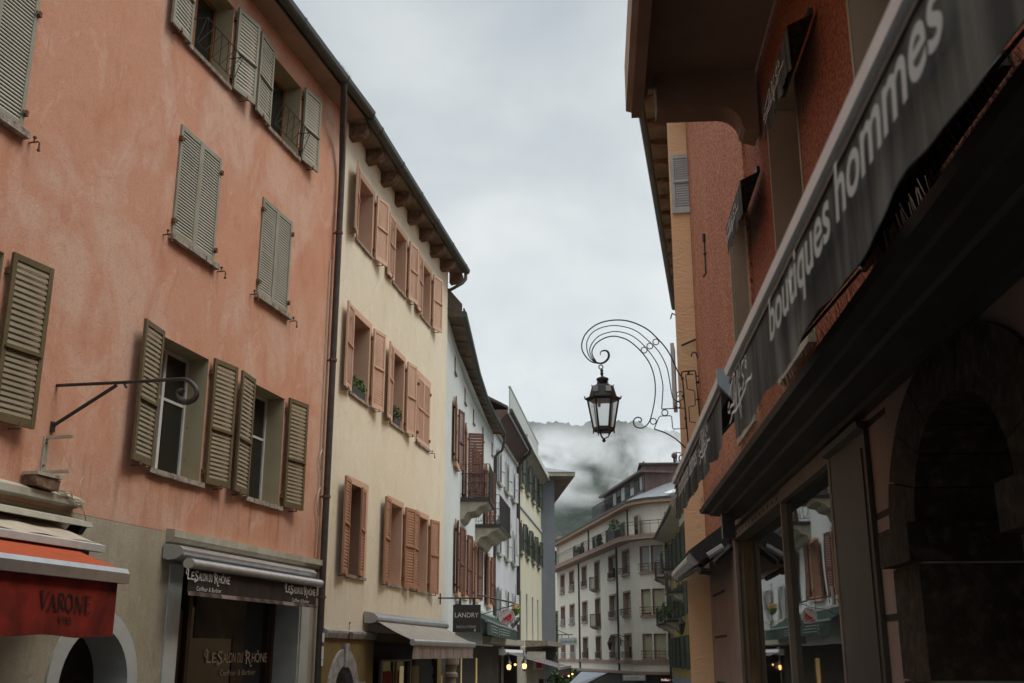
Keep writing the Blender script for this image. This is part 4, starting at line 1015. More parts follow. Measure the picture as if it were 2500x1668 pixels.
for k in range(4):
    for f in (0.15, .4, .65, .9):
        a = Vector(plan[k]).lerp(Vector(plan[k + 1]), f); c = Vector(offp(k, .41)).lerp(Vector(offp(k + 1, .41)), f); h_ = hz[k] + (hz[k + 1] - hz[k]) * f
        mj.tube([to_root(a, h_ + .02), to_root(c, h_ - .02)], .035, 4)
rj = build(mj, 'rafters', 'soffdark', b); rj['kind'] = 'stuff'
gp = [to_root(offp(k, .47), hz[k] + .06) for k in range(5)]
build(MB().tube(gp, .095, 8).tube([(p[0], p[1], p[2] + .14) for p in gp], .03, 6), 'gutter', 'gutter', b, smooth=True)
e1 = gp[-1]; w1 = to_root(offp(4, .06), 0)
pipe(b, [e1, (e1[0], e1[1], e1[2] - .35), (w1[0], w1[1] - .3, e1[2] - .75), (w1[0], w1[1], e1[2] - 1.0), (w1[0], w1[1], 2)], .06)
# body behind
mb = MB(); q1 = [to_root(p, 0) for p in plan]
for k in range(4): pass
mb.poly([(q1[0][0], q1[0][1] + .0, TC - .3), (q1[4][0], q1[4][1], TC - .05), (q1[4][0], 10, TC - .05), (q1[0][0], 10, TC - .3)])
mb.quad((q1[0][0], q1[0][1], -3), (q1[0][0], 10, -3), (q1[0][0], 10, TC), (q1[0][0], q1[0][1], TC - .3))
mb.quad((q1[4][0], q1[4][1], -3), (q1[4][0], 10, -3), (q1[4][0], 10, TC), (q1[4][0], q1[4][1], TC))
mb.quad((q1[0][0], 10, -3), (q1[4][0], 10, -3), (q1[4][0], 10, TC), (q1[0][0], 10, TC)); build(mb, 'rear_walls', 'white', b)
# balconies
def balcony(sub, xa, xb, z, o, h=1.1, con=1, under='palestone', name='balcony', th=.12, swirl=True, mats='black'):
    so_ = sub.build(MB().box(xa, xb, -o, -.002, z - th, z), name, 'black')
    OFF[so_.name] = (0, 0, 0)
    mb = MB(); rail_mb(mb, [(xa + .04, -.02), (xa + .04, -o + .04), (xb - .04, -o + .04), (xb - .04, -.02)], z + .02, z + h, step=.14, mid=(z + .12, z + h * .72))
    if swirl:
        for xx in (xa + .04, xb - .04):
            n = max(2, int(o / .25))
            for i in range(n):
                y0 = -.05 - (o - .1) * i / n; y1 = -.05 - (o - .1) * (i + 1) / n; ym = (y0 + y1) / 2
                mb.tube([(xx, y0, z + .12), (xx, ym, z + .45), (xx, y0, z + .78)], .007, 4, cap=False); mb.tube([(xx, y1, z + .12), (xx, ym, z + .45), (xx, y1, z + .78)], .007, 4, cap=False)
    build(mb, 'railing', mats, so_)
    if con:
        pr = [(-.003, z - th), (-o * .93, z - th), (-o * .85, z - th - .10), (-o * .62, z - th - .16), (-o * .5, z - th - .30), (-o * .25, z - th - .34), (-o * .12, z - th - .55), (-.003, z - th - .62)]
        if con == 2: build(MB().prism(pr, xa + .05, xb - .3, axis='x'), 'console', under, so_)
        else:
            build(MB().prism(pr, xa + .1, xa + .35, axis='x'), 'console', under, so_); build(MB().prism(pr, xb - .4, xb - .15, axis='x'), 'console', under, so_)
    return so_
xq2 = sx(FC2, pc); balcony(subs[1], xq2 - 1.15, xq2 + .9, 6.50, 1.0, con=2)
xq3 = sx(FC4, pc3); balcony(subs[3], xq3 - 2.2, xq3 + 1.9, 6.30, 1.0, con=2)
build(MB().tube([to_root(FC2.w(sx(FC2, pc) + 2.4, -.06)[:2], 3.3), to_root(FC2.w(sx(FC2, pc) + 2.4, -.06)[:2], 5.4)], .03, 5), 'iron_bar', 'rust', b)
# ground floor strips of light and columns
for u, m_ in ((1128, 'warmroom2'), (1165, 'warmroom'), (1203, 'creamlow')):
    F_ = FC1 if u < 1135 else FC3; x, z = F_.px(u, 1600, .03); s_ub = subs[0] if u < 1135 else subs[2]
    s_ub.build(MB().box(x - .3, x + .05, -.03, -.01, -1.5, 2.0 if u != 1165 else 1.5), 'shop_window_panel', m_)

# ---- jewellers' hanging sign
Yl = 29.0; FL = Fr((0, Yl), 0.0)
xa, zt = FL.px(*c5(135, 1010)); xb, zb = FL.px(*c5(330, 1205)); xw, zw = FL.px(*c5(38, 963)); xe, _ = FL.px(*c5(342, 963))
t = thing('hanging_sign', 'black square shop sign with white lettering hanging from a wall bar', 'sign', FL, xw, 0, zb)
build(MB().box(xa, xb, -.04, .04, zb, zt), 'panel', 'black', t)
m_ = MB().tube([(xw - .3, 0, zw), (xe, 0, zw)], .022, 6).tube([(xw + .02, 0, zw - .16), (xw + .02, 0, zw + .12)], .02, 6)
for u in (185, 283): x = FL.px(*c5(u, 990))[0]; m_.box(x - .03, x + .03, -.01, .01, zt, zw)
build(m_, 'hanging_bar', 'black', t)
u0, v0 = FL.px(*c5(147, 1100), .045); u1, v1 = FL.px(*c5(316, 1066), .045)
put('lettering', text_mesh('LANDRY', v1 - v0, 'white_l', u1 - u0), t, (u0, -.045, v0))
u0, v0 = FL.px(*c5(160, 1176), .045); u1, v1 = FL.px(*c5(298, 1158), .045)
put('lettering', text_mesh('BIJOUTERIE', v1 - v0, 'grey_l', u1 - u0), t, (u0, -.045, v0))
x, z = FL.px(*c5(290, 1192), .045); build(MB().box(x - .025, x + .025, -.048, -.042, z - .03, z + .03), 'emblem', 'gold_l', t)

# ---- green awnings
for i, (uL, vL, uR, vR, F_, lab) in enumerate(((330, 1062, 452, 1100, FC2, 'bottle green awning nearer the black hanging sign'), (372, 1075, 575, 1120, FC3, 'bottle green awning under the round red and white sign'))):
    sub_i = 1 if i == 0 else 2
    xa = F_.px(*c5(uL + 18, 1170), .9)[0]; xb = F_.px(*c5(455 if i == 0 else 572, 1195), .9)[0]
    t = thing('awning', lab, 'awning', F_, (xa + xb) / 2, 0, 2, group='bottle green awnings')
    zt = 3.12; zf = 2.62
    build(MB().box(xa, xb, -.18, 0, zt - .02, zt + .07), 'cover', 'greyframe', t)
    build(MB().grid(lambda a, c: (xa + (xb - xa) * a, -.16 - .84 * c, zt - .02 - (zt - zf) * c - .03 * math.sin(math.pi * c)), 20, 6), 'canopy', 'greenfab', t, smooth=True)
    build(MB().tube([(xa - .02, -1.0, zf - .01), (xb + .02, -1.0, zf - .01)], .045, 8), 'front_bar', 'alugrey', t)
    build(valance_mb(xa, xb, -1.02, zf - .42, zf - .04, folds=4, amp=.02, nx=40, seed=i), 'valance', 'greenfab', t)
    mb = MB(); wd = (xb - xa); q = random.Random(i)
    lx = xa + wd * .18
    mb.ribbon([(lx + .16, zf - .12), (lx + .02, zf - .14), (lx + .0, zf - .24), (lx + .18, zf - .24), (lx + .18, zf - .10), (lx + .18, zf - .38), (lx + .04, zf - .36)], .03, -1.06)
    for k in range(3): mb.ribbon([(lx + .5 + .3 * w_ / 1.0, zf - .13 - .09 * k + (.015 if w_ % 2 else 0)) for w_ in range(int(wd * .35 / .3) + 2)], .014, -1.06)
    build(mb, 'lettering', 'grey_l', t)

# ---- round beer sign
Yr = 33.0; FS = Fr((0, Yr), 0.0); cx, cz = FS.px(*c7(397, 447)); R0 = FS.px(*c7(528, 447))[0] - cx
t = thing('round_sign', 'round red and white sign with stars hanging over the green awning', 'sign', FS, cx, 0, cz - R0)
def disc(r, y0, y1, n=40, h=None):
    return [(cx + r * math.cos(2 * math.pi * i / n), cz + r * math.sin(2 * math.pi * i / n)) for i in range(n)]
build(MB().prism(disc(R0, 0, 0), -.06, .06), 'sign_disc', 'signwhite', t)
rr = R0 * .62; mb = MB()
half = [(cx + rr * math.cos(a), cz + rr * math.sin(a)) for a in [R_(-150 + 190 * i / 24) for i in range(25)]]
zig = []
A_, B_ = Vector(half[-1]), Vector(half[0])
for i in range(1, 9):
    p = A_.lerp(B_, i / 9); zig.append((p.x + (.02 if i % 2 else -.02) * R0 * 2, p.y + (-.03 if i % 2 else .03) * R0 * 2))
mb.prism(half + zig, -.066, -.061); build(mb, 'red_field', 'red_l', t)
def star(c, r, mat):
    P = [(c[0] + (r if i % 2 == 0 else r * .42) * math.sin(math.pi * i / 5), c[1] + (r if i % 2 == 0 else r * .42) * math.cos(math.pi * i / 5)) for i in range(10)]
    build(MB().prism(P, -.072, -.067), 'star', mat, t)
for (u, v), m_ in (((352, 403), 'blue_l'), ((396, 375), 'blue_l'), ((430, 482), 'signwhite'), ((388, 512), 'signwhite')):
    star(FS.px(*c7(u, v)), R0 * .11, m_)
def ring_text(s, a0, a1, r, h, mat, flip=False):
    n = len(s)
    for i, ch in enumerate(s):
        if ch == ' ': continue
        a = R_(a0 + (a1 - a0) * (i + .5) / n); me = text_mesh(ch, h, mat, h * .72)
        ang = (a - math.pi / 2) if not flip else (a + math.pi / 2)
        for v in me.vertices:
            x, z = v.co.x - h * .36, v.co.z - h / 2; v.co = Vector((x * math.cos(ang) - z * math.sin(ang), 0, x * math.sin(ang) + z * math.cos(ang)))
        put('lettering', me, t, (cx + r * math.cos(a), -.064, cz + r * math.sin(a)))
ring_text('WALLISER BIER', 195, -5, R0 * .80, R0 * .22, 'red_l'); ring_text('BIERE VALAISANNE', 215, 350, R0 * .80, R0 * .20, 'red_l', True)
xw, zw = FS.px(*c7(235, 150)); xe, ze = FS.px(*c7(520, 225))
m_ = MB().tube([(xw - .6, 0, zw + .12), (xe, 0, ze)], .025, 5).tube([(xw - .6, 0, zw - .5), (xe, 0, ze - .05)], .012, 5)
x, z = FS.px(*c7(420, 300)); m_.tube([(x, 0, z), (x, 0, z + .45)], .012, 5); m_.tube([(x - .25, 0, z - .1), (x - .25, 0, z + .5)], .012, 5)
build(m_, 'hanging_bar', 'black', t)
arc = [FS.px(*c7(397 + 190 * math.cos(a), 447 - 190 * math.sin(a))) for a in [R_(-5 - 60 * i / 8) for i in range(9)]]
mb = MB().ribbon(arc, R0 * .42, -.03).ribbon(arc, R0 * .42, .02); build(mb, 'neon_panel', 'black', t)
mb = MB()
for i in range(6):
    c_a = arc[i + 1]; mb.ribbon([(c_a[0] - .05, c_a[1] - .05), (c_a[0] + .03, c_a[1] + .06)], .02, -.034)
build(mb, 'neon_letters', 'grey_l', t)
x, z = FS.px(*c7(545, 285)); t = thing('flower_basket', 'hanging basket of yellow and red flowers beside the round sign', 'flowers', Fr((0, 45), 0), x * 45 / Yr, 0, 2.6)
xx, zz = Fr((0, 45), 0).px(*c7(545, 290))
build(MB().lathe([(.02, zz - .35), (.14, zz - .25), (.2, zz - .08)], xx, 0, 10), 'basket', 'ivy', t)
build(leaves_mb((xx, 0, zz + .02), .2, 120, .05, 5, sq=(1, 1, .6)), 'flowers', 'flower', t); build(MB().tube([(xx, 0, zz), (xx, 0, zz + .9)], .008, 4), 'chain', 'black', t)

# ================================================================== D: pale building with grey shutters
xa, xb = sx(FD, pCD), sx(FD, pDE)
b = thing('pale_building', 'narrow pale lilac building with light grey shutters and brown soffit', 'building', FD, (xa + xb) / 2, 0, -2)
TD = 11.9; rows = [(9.1, 10.55), (5.95, 7.45), (3.1, 4.45)]; cols = [xa + 1.3, xa + 4.2, xa + 7.0]
holes = [(c, c + .95, z0, z1) for c in cols for z0, z1 in rows]
mb = MB(); wall_grid(mb, xa, xb, 2.0, TD, holes); shell(mb, xa, xb, -3, TD, 10); build(mb, 'wall', 'lilac', b)
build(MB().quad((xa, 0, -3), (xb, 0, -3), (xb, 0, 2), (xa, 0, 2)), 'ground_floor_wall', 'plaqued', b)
for c in cols:
    for z0, z1 in rows:
        window(b, c, c + .95, z0, z1, depth=.2, rev='sh_pale', frame='whitepaint', sill='palestone', sill_h=.14, sill_out=.14, sh='open', shm=('sh_pale', 'sh_pale'), sw=.5, ang=(9, 13), n=14, gap=.05, hold=False, hinge=False)
build(roof_mb(xa, xb, TD + .22, 10, 3, .62), 'roof', 'rooftile', b)
build(MB().prism([(0, TD - .75), (-.06, TD - .7), (-.06, TD - .55), (-.62, TD + .08), (-.62, TD + .2), (0, TD + .2)], xa, xb, axis='x'), 'soffit', 'copper', b)
build(MB().box(xa, xb, -.66, -.622, TD + .02, TD + .26), 'fascia', 'signwhite', b)
mb = MB()
for i in range(40): mb.box(xa + (xb - xa) * (i + .2) / 40, xa + (xb - xa) * (i + .7) / 40, -.12, -.062, TD - .82, TD - .70)
o_ = build(mb, 'dentil_course', 'palestone', b); o_['kind'] = 'stuff'
build(MB().tube([(xa + .2, -.74, TD + .2), (xb, -.74, TD + .2)], .09, 8), 'gutter', 'gutter', b, smooth=True)
pipe(b, [(xb - .1, -.74, TD + .2), (xb - .1, -.7, TD - .1), (xb - .1, -.3, TD - .45), (xb - .1, -.1, TD - .8), (xb - .1, -.1, 1.8)], .09)
# terrace box shutters seen standing out
x, z = FD.px(*c9(310, 940), .3); build(MB().box(x - .4, x + .3, -.34, -.28, z - .9, z + .9), 'swung_shutter', 'sh_pale', b)
build(MB().prism([(0, 2.0), (-.35, 2.05), (-.4, 2.3), (0, 2.35)], xa - 3.5, xb, axis='x'), 'string_course', 'palestone', b)

# ================================================================== E: pale yellow building
xa, xb = sx(FE, pDE) + .02, sx(FE, pEF)
b = thing('pale_yellow_building', 'pale yellow building with dark green shutters at the far left of the street', 'building', FE, (xa + xb) / 2, 0, -2)
TE = 12.3; rows = [(10.45, 12.1), (6.9, 8.4)]; cols = [xa + 1.3, xa + 4.6, xa + 7.9, xa + 11.2]
holes = [(c, c + 1.05, z0, z1) for c in cols for z0, z1 in rows] + [(c - .2, c + .6, 2.35, 4.85) for c in cols]
mb = MB(); wall_grid(mb, xa, xb, 2.0, TE, holes); shell(mb, xa, xb, -3, TE, 11, ridge=.5); build(mb, 'wall', 'yellow', b)
build(MB().quad((xa, 0, -3), (xb, 0, -3), (xb, 0, 2), (xa, 0, 2)), 'ground_floor_wall', 'palestone', b)
for c in cols:
    for z0, z1 in rows:
        window(b, c, c + 1.05, z0, z1, depth=.2, rev='palestone', frame='whitepaint', sill='palestone', sill_h=.16, sill_out=.16, sh='open', shm=('sh_green', 'sh_green'), sw=.6, ang=(8, 14), n=16, gap=.04, hold=False, hinge=False, cas=2, transom=.6)
    window(b, c - .2, c + .6, 2.35, 4.85, depth=.45, rev='sh_pale', frame='sh_pale', sill=None, cas=1, transom=None)
build(MB().prism([(0, 9.18), (-.07, 9.2), (-.07, 9.36), (0, 9.40)], xa, xb, axis='x'), 'string_course', 'signwhite', b)
build(MB().prism([(0, TE - .1), (-.48, TE + .25), (-.52, TE + .25), (-.56, TE + .55), (0, TE + .6)], xa - .0, xb, axis='x'), 'eaves_cornice', 'palestone', b)
build(MB().prism([(-.53, TE + .23), (-.60, TE + .23), (-.62, TE + .5), (-.57, TE + .56)], xa, xb + .02, axis='x'), 'fascia', 'signwhite', b)
build(MB().box(xa, xb, .0, 10, TE + .6, TE + .75), 'roof', 'gutter', b)
build(MB().box(xa - 2.5, xb - 1.0, .06, .12, TE + .75, TE + 2.5), 'roof_screen', 'greyframe', b)
mb = MB(); mb.box(xa - 2.55, xb - .95, .03, .15, TE + 2.5, TE + 2.58); build(mb, 'screen_rail', 'greyframe', b)
build(MB().prism([(0, 2.02), (-1.2, 2.1), (-1.2, 2.35), (0, 2.38)], xa + 4, xb + 1.6, axis='x'), 'canopy_slab', 'stone', b)

# ================================================================== F: grey-blue end building
FF = Fr((pEF[0], pEF[1]), R_(0)); aF = R_(-3.6)
b = thing('blue_grey_building', 'plain blue grey rendered building with a wide overhanging eave', 'building', FF, .5, 0, -2)
wF = .88; TF = 12.72
dirF = (math.sin(aF), math.cos(aF)); LF = 14
def fpt(x, s, z): return (x + dirF[0] * s, dirF[1] * s, z)
mb = MB(); A0, A1, B0, B1 = (-6, 0), (wF, 0), (-6, LF), (wF, LF)
mb.quad(fpt(-6, 0, -4), fpt(wF, 0, -4), fpt(wF, 0, TF), fpt(-6, 0, TF)); mb.quad(fpt(wF, 0, -4), fpt(wF, LF, -4), fpt(wF, LF, TF), fpt(wF, 0, TF))
mb.quad(fpt(-6, LF, -4), fpt(wF, LF, -4), fpt(wF, LF, TF), fpt(-6, LF, TF)); mb.quad(fpt(-6, 0, -4), fpt(-6, LF, -4), fpt(-6, LF, TF), fpt(-6, 0, TF)); build(mb, 'wall', 'blue', b)
mb = MB(); z0, z1 = TF, TF + .26; ov = 1.25
mb.poly([fpt(-7, -1.0, z0), fpt(wF + ov, -1.0, z0), fpt(wF + ov, LF + 1, z0), fpt(-7, LF + 1, z0)]); build(mb, 'soffit', 'soffit', b)
mb = MB()
P_ = [fpt(-7, -1.0, 0), fpt(wF + ov, -1.0, 0), fpt(wF + ov, LF + 1, 0), fpt(-7, LF + 1, 0)]
for k in range(4): p, q_ = P_[k], P_[(k + 1) % 4]; mb.quad((p[0], p[1], z0 + .002), (q_[0], q_[1], z0 + .002), (q_[0], q_[1], z1), (p[0], p[1], z1))
build(mb, 'fascia', 'palestone', b)
mb = MB(); rx, ry = -2.8, LF / 2
P_ = [(p[0] * 1.02, p[1] - (.06 if i < 2 else -.06), z1 + .001) for i, p in enumerate(P_)]
r1_, r2_ = (-2.6, 3.2, z1 + 1.4), (-2.9, LF - 3, z1 + 1.4)
mb.poly([P_[0], P_[1], r1_]); mb.poly([P_[1], P_[2], r2_, r1_]); mb.poly([P_[2], P_[3], r2_]); mb.poly([P_[3], P_[0], r1_, r2_]); build(mb, 'roof', 'slate', b)

# ================================================================== G: far curved building
G0 = ((1372 - CX) / FPV * 104, 104.); FG = right_wall(864, G0)
b = thing('beige_building', 'large beige building with rounded corner and long roof terrace at the street end', 'building', FG, FG.px(*c6(300, 1200))[0], 0, -3)
xg0 = FG.px(*c6(58, 1200))[0]; xg1 = FG.px(*c6(572, 1200))[0]
TG = 9.35; rowsG = [(7.16, 8.78), (4.30, 5.88), (1.38, 2.98)]
def ux(u, v=1000): return FG.px(*c6(u, v))[0]
colsG = [((78, 108), 960), ((138, 172), 950), ((222, 258), 900), ((307, 344), 850), ((402, 448), 800), ((494, 543), 760)]
holes = []
specs = []
for k, ((ua, ub), v) in enumerate(colsG):
    xa_, xb_ = ux(ua + 2, v), ux(ub - 1, v)
    for r, (z0, z1) in enumerate(rowsG):
        zz0 = z0 - (.55 if (k == 3 and r < 2) else 0); holes.append((xa_, xb_, zz0, z1 + .0)); specs.append((xa_, xb_, zz0, z1, k, r))
mb = MB(); wall_grid(mb, xg0, xg1, .55, TG, holes); build(mb, 'wall', 'beige', b)
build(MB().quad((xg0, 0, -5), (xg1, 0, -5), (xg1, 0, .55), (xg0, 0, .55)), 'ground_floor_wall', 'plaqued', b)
qg = random.Random(21)
for (xa_, xb_, z0, z1, k, r) in specs:
    bl = ('blind', 1.0) if (k == 5 and r > 0) else (('curtain', .98) if k > 1 else (('pinktrim', .97) if (k == 0) else ('curtain', .97)))
    wo = window(b, xa_, xb_, z0, z1, depth=.35, rev='pinktrim', frame='shopfront2', cas=2, transom=None, sill='pinktrim', sill_h=.14, sill_out=.14, sill_ext=.1, surround=(.12, 'pinktrim', .02), blind=bl if (k + r) % 3 != 1 else (bl[0], .5))
    wd = xb_ - xa_
    if k == 3 and r < 2:
        so_ = build(MB().lathe([(.25, -.20), (.62, -.06), (.66, 0), (.66, .03)], 0, 0, 20), 'balcony', 'pinktrim', wo, (wd / 2, -.12, 0)); so_.scale = (1.25, .8, 1)
        mb = MB(); P = [(wd / 2 + .82 * math.cos(a), -.12 - .52 * math.sin(a)) for a in [math.pi * i / 10 for i in range(11)]]
        rail_mb(mb, P, .05, .95, step=.2, r=.012, top=.022); build(mb, 'railing', 'black', wo)
    else:
        mt = 'signwhite' if k < 2 else 'black'
        mb = MB(); yo = -.12 if k != 5 else -.3
        rail_mb(mb, [(-.05, 0), (-.05, yo), (wd + .05, yo), (wd + .05, 0)], .05, .45, step=.16, r=.009 if k > 1 else .006, top=.02, mid=(.25,)); build(mb, 'window_guard', mt, wo)
# rounded corner and front facets
rots = [FG.r + (R_(-4) - FG.r) * k / 5 for k in range(1, 6)]
p = FG.w(xg1, 0); pp = Vector((p.x, p.y)); facets = []
for k, r in enumerate(rots):
    Ln = 1.05 if k < 4 else 7.0
    F_ = Fr((pp.x, pp.y), r); facets.append((F_, Ln)); pp = pp + Vector(F_.xd) * Ln
rowsB = [(7.12, 8.85), (4.22, 5.95), (1.35, 3.0)]
for k, (F_, Ln) in enumerate(facets):
    sub = Sub(b, FG, F_); hs = []
    if k in (1, 2, 3):
        for z0, z1 in rowsB: hs.append((.06, Ln - .06, z0, z1))
    if k == 4:
        for z0, z1 in rowsB: hs += [(.08, 1.75, z0, z1), (2.0, 3.4, z0, z1), (4.2, 5.6, z0, z1)]
    mb = MB(); wall_grid(mb, 0, Ln, .55, TG, hs); sub.build(mb, 'wall', 'beige')
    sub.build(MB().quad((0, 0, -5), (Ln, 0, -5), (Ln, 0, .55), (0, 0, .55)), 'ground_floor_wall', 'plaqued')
    for i, (x0, x1, z0, z1) in enumerate(hs):
        bl = ('curtain', .98) if z0 > 6 else ('blind', 1.0 if i % 2 == 0 else .9)
        wo = win_sub(sub, x0, x1, z0, z1, depth=.22, rev='pinktrim', frame='pinktrim', fw=.09, cas=1, transom=None, sill='pinktrim', sill_h=.14, sill_out=.12, sill_ext=.04, blind=bl)
        mb = MB(); rail_mb(mb, [(0, -.16), (x1 - x0, -.16)], .12, .52, step=.5, r=.012, top=.025, mid=(.32,)); build(mb, 'window_guard', 'black', wo)
Pl = [FG.w(xg0, 0), FG.w(xg1, 0)] + [F_.w(Ln, 0) for F_, Ln in facets]
Pl = [Vector((p.x, p.y)) for p in Pl]
dirs = [Vector((-FG.yd[0], -FG.yd[1]))] + [Vector((-F_.yd[0], -F_.yd[1])) for F_, _ in facets]
def toG(p, z): q = Vector((p[0] - FG.o[0], p[1] - FG.o[1])); return (q.x * FG.xd[0] + q.y * FG.xd[1], q.x * FG.yd[0] + q.y * FG.yd[1], z)
def offG(k, d): n = (dirs[max(k - 1, 0)] + dirs[min(k, len(dirs) - 1)]).normalized(); return Pl[k] + n * d
def band(mb, d0, d1, z0, z1, m=0, k0_=0, k1_=None):
    for k in range(k0_, (k1_ or len(Pl) - 1)):
        a, c, a1, c1_ = offG(k, d0), offG(k + 1, d0), offG(k, d1), offG(k + 1, d1)
        mb.quad(toG(a1, z0), toG(c1_, z0), toG(c1_, z1), toG(a1, z1), m); mb.quad(toG(a, z0), toG(c, z0), toG(c1_, z0), toG(a1, z0), m); mb.quad(toG(a, z1), toG(c, z1), toG(c1_, z1), toG(a1, z1), m)
    return mb
build(band(MB(), 0.0, .95, 9.25, 9.45), 'terrace_slab', 'pinktrim', b)
build(band(MB(), 0.0, .97, 9.452, 9.55), 'slab_edge', 'orangeband', b)
build(band(MB(), 0.0, .10, 1.05, 1.28), 'string_course', 'pinktrim', b)
build(band(MB(), 0.0, .18, .36, .55), 'canopy_band', 'pinktrim', b)
mb = MB(); poly_ = [toG(offG(k, .86), 0)[:2] for k in range(len(Pl))]; rail_mb(mb, poly_, 9.6, 10.45, step=.45, r=.013, top=.025, mid=(10.25,)); build(mb, 'railing', 'black', b)
# set-back top storey
TS = 11.75; mb = MB(); band(mb, -.3, -.25, 9.45, TS); build(mb, 'upper_wall', 'beige', b)
for ua, ub in ((145, 165), (199, 220), (275, 300), (365, 394), (464, 496), (558, 592)):
    xa_, xb_ = ux(ua, 620), ux(ub, 620)
    put('window', MB().box(0, xb_ - xa_, -.03, 0, 0, 1.45).box(.1, xb_ - xa_ - .35, -.035, -.031, .05, 1.38, 1).mesh('window', ['pinktrim', 'pane']), b, (xa_, .245, 9.6))
F_, Ln = facets[4]; sub = Sub(b, FG, F_)
for x0, x1, mm in ((-.9, -.5, 'pane'), (.9, 2.4, 'blind'), (4, 5.4, 'blind')):
    sub.put('window', MB().box(0, x1 - x0, -.03, 0, 0, 1.45).box(.1, x1 - x0 - .1, -.035, -.031, .05, 1.38, 1).mesh('window', ['pinktrim', mm]), x0, .245, 9.62)
build(band(MB(), -.3, .35, TS, TS + .22), 'eaves_cornice', 'orangeband', b); build(band(MB(), -.3, .40, TS + .222, TS + .36), 'gutter', 'gutter', b)
mb = MB()
for k in range(len(Pl) - 1):
    a, c, a2, c2_ = offG(k, .38), offG(k + 1, .38), offG(k, -2.4), offG(k + 1, -2.4)
    mb.quad(toG(a, TS + .35), toG(c, TS + .35), toG(c2_, TS + 1.75), toG(a2, TS + 1.75))
ctr = Vector((0, 0))
mb.poly([toG(offG(k, -2.4), TS + 1.75) for k in range(len(Pl))]); build(mb, 'roof', 'slate', b)
# long dormer strip, copper penthouse
xa_, xb_ = ux(300, 480), ux(560, 380)
dm = build(MB().box(xa_, xb_, 1.0, 4.5, TS + .9, TS + 2.35), 'dormer', 'copper', b)
build(MB().box(xa_ - .4, xb_ + .3, .55, 4.6, TS + 2.352, TS + 2.5), 'dormer_roof', 'copper', dm, (0, 0, 0)) if False else None
OFF[dm.name] = OFF[b.name]
build(MB().box(xa_ - .4 - 0, xb_ + .3, .55, 4.6, TS + 2.352, TS + 2.50), 'dormer_roof', 'copper', b)
n = 9
for i in range(n):
    x = xa_ + (xb_ - xa_) * (i + .08) / n; w_ = (xb_ - xa_) / n * .84
    put('window', MB().box(0, w_, -.03, 0, 0, 1.05).box(.05, w_ - .05, -.04, -.031, .05, (1.0 if i % 3 else .55), 1).mesh('window', ['black', 'curtain' if i in (2, 4, 6, 8) else 'pane']), b, (x, .998, TS + 1.2))
mb = MB(); rail_mb(mb, [(xa_ - 3, .6), (xa_ + (xb_ - xa_) * .35, .6)], TS + .9, TS + 1.9, step=.4, r=.03, top=.04); build(mb, 'railing', 'black', b)
F5 = facets[4][0]; sub5 = Sub(b, FG, F5)
sub5.build(MB().box(-2.2, 9, 2.4, 6, TS + .9, TS + 2.95), 'penthouse', 'copper'); sub5.build(MB().box(-2.4, 9.2, 2.2, 6, TS + 2.952, TS + 3.08), 'penthouse_roof', 'rooftile')
sub5.build(MB().prism([(2.6, TS + 3.08), (7, TS + 3.08), (7, TS + 4.1), (3.2, TS + 4.1)], 2.6, 6), 'roof_hatch', 'copper')
sub5.build(MB().prism([(-.5, TS + .42), (4.5, TS + .42), (4.8, TS + 2.1), (2.6, TS + 2.1)], -.02, .0) if False else MB().poly([(-.9, -.3, TS + .55), (-.3, -.3, TS + .55), (2.6, 1.9, TS + 1.86), (2.0, 1.9, TS + 1.86)]), 'roof_ridge', 'signwhite')
for uu, hh in ((430, 1.3),):
    x = ux(uu, 300); build(MB().box(x - .7, x + .7, 2.0, 3.0, TS + 2.3, TS + 2.9).box(x - .85, x + .85, 1.9, 3.1, TS + 2.901, TS + 3.05).lathe([(.35, TS + 3.05), (.30, TS + 3.5), (.4, TS + 3.55), (.05, TS + 4.2)], x, 2.5, 8), 'chimney', 'rooftile', b)
for x in (.2, 1.3): sub5.build(MB().lathe([(.1, TS + 3.05), (.1, TS + 3.5), (.22, TS + 3.6), (.2, TS + 3.8), (.05, TS + 3.95)], x, 3, 8), 'roof_vent', 'black')
for k in range(2):
    x = ux((203, 460)[k], 700); build(MB().tube([(x, -.07, .4 if k != 0 else .4), (x, -.07, 9.25)], .075, 6), 'downpipe', 'pipe', b) if k else build(MB().tube([(x, -.07, .2), (x, -.07, 9.25)], .075, 6), 'downpipe', 'pipe', b)
for u_ in (252, 515):
    x = ux(u_, 620); build(MB().tube([(x, .20, 9.56), (x, .20, TS)], .07, 6), 'downpipe', 'pipe', b)
# terrace clutter
for i, (u, w_, h_, lab) in enumerate(((235, 2.2, .8, 'low dark planter on the far left of the roof terrace'), (373, 1.1, 1.0, 'small dark box planter in the middle of the roof terrace'), (478, 2.2, 1.5, 'tall dark potted shrubs by the terrace downpipe'))):
    x = ux(u, 620); t = thing('terrace_planter', lab, 'planter', FG, x, -.35, 9.55)
    build(MB().box(x - w_ / 2, x + w_ / 2, -.65, -.2, 9.56, 9.56 + h_ * .5), 'planter', 'black', t); build(leaves_mb((x, -.4, 9.56 + h_ * .75), w_ / 2, 240, .13, i, sq=(1, .35, h_ / w_ * .8)), 'foliage', 'leafdark', t)
mb = MB(); bx0 = toG(Pl[0], 0); bx = toG(Pl[-1], 0); mb.quad((xg0, 0, -5), (xg0, 12, -5), (xg0, 12, TS), (xg0, 0, TS)); mb.quad((xg0, 12, -5), (bx[0], 12 if bx[1] < 12 else bx[1] + 1, -5), (bx[0], 12 if bx[1] < 12 else bx[1] + 1, TS), (xg0, 12, TS)); build(mb, 'rear_walls', 'beige', b)
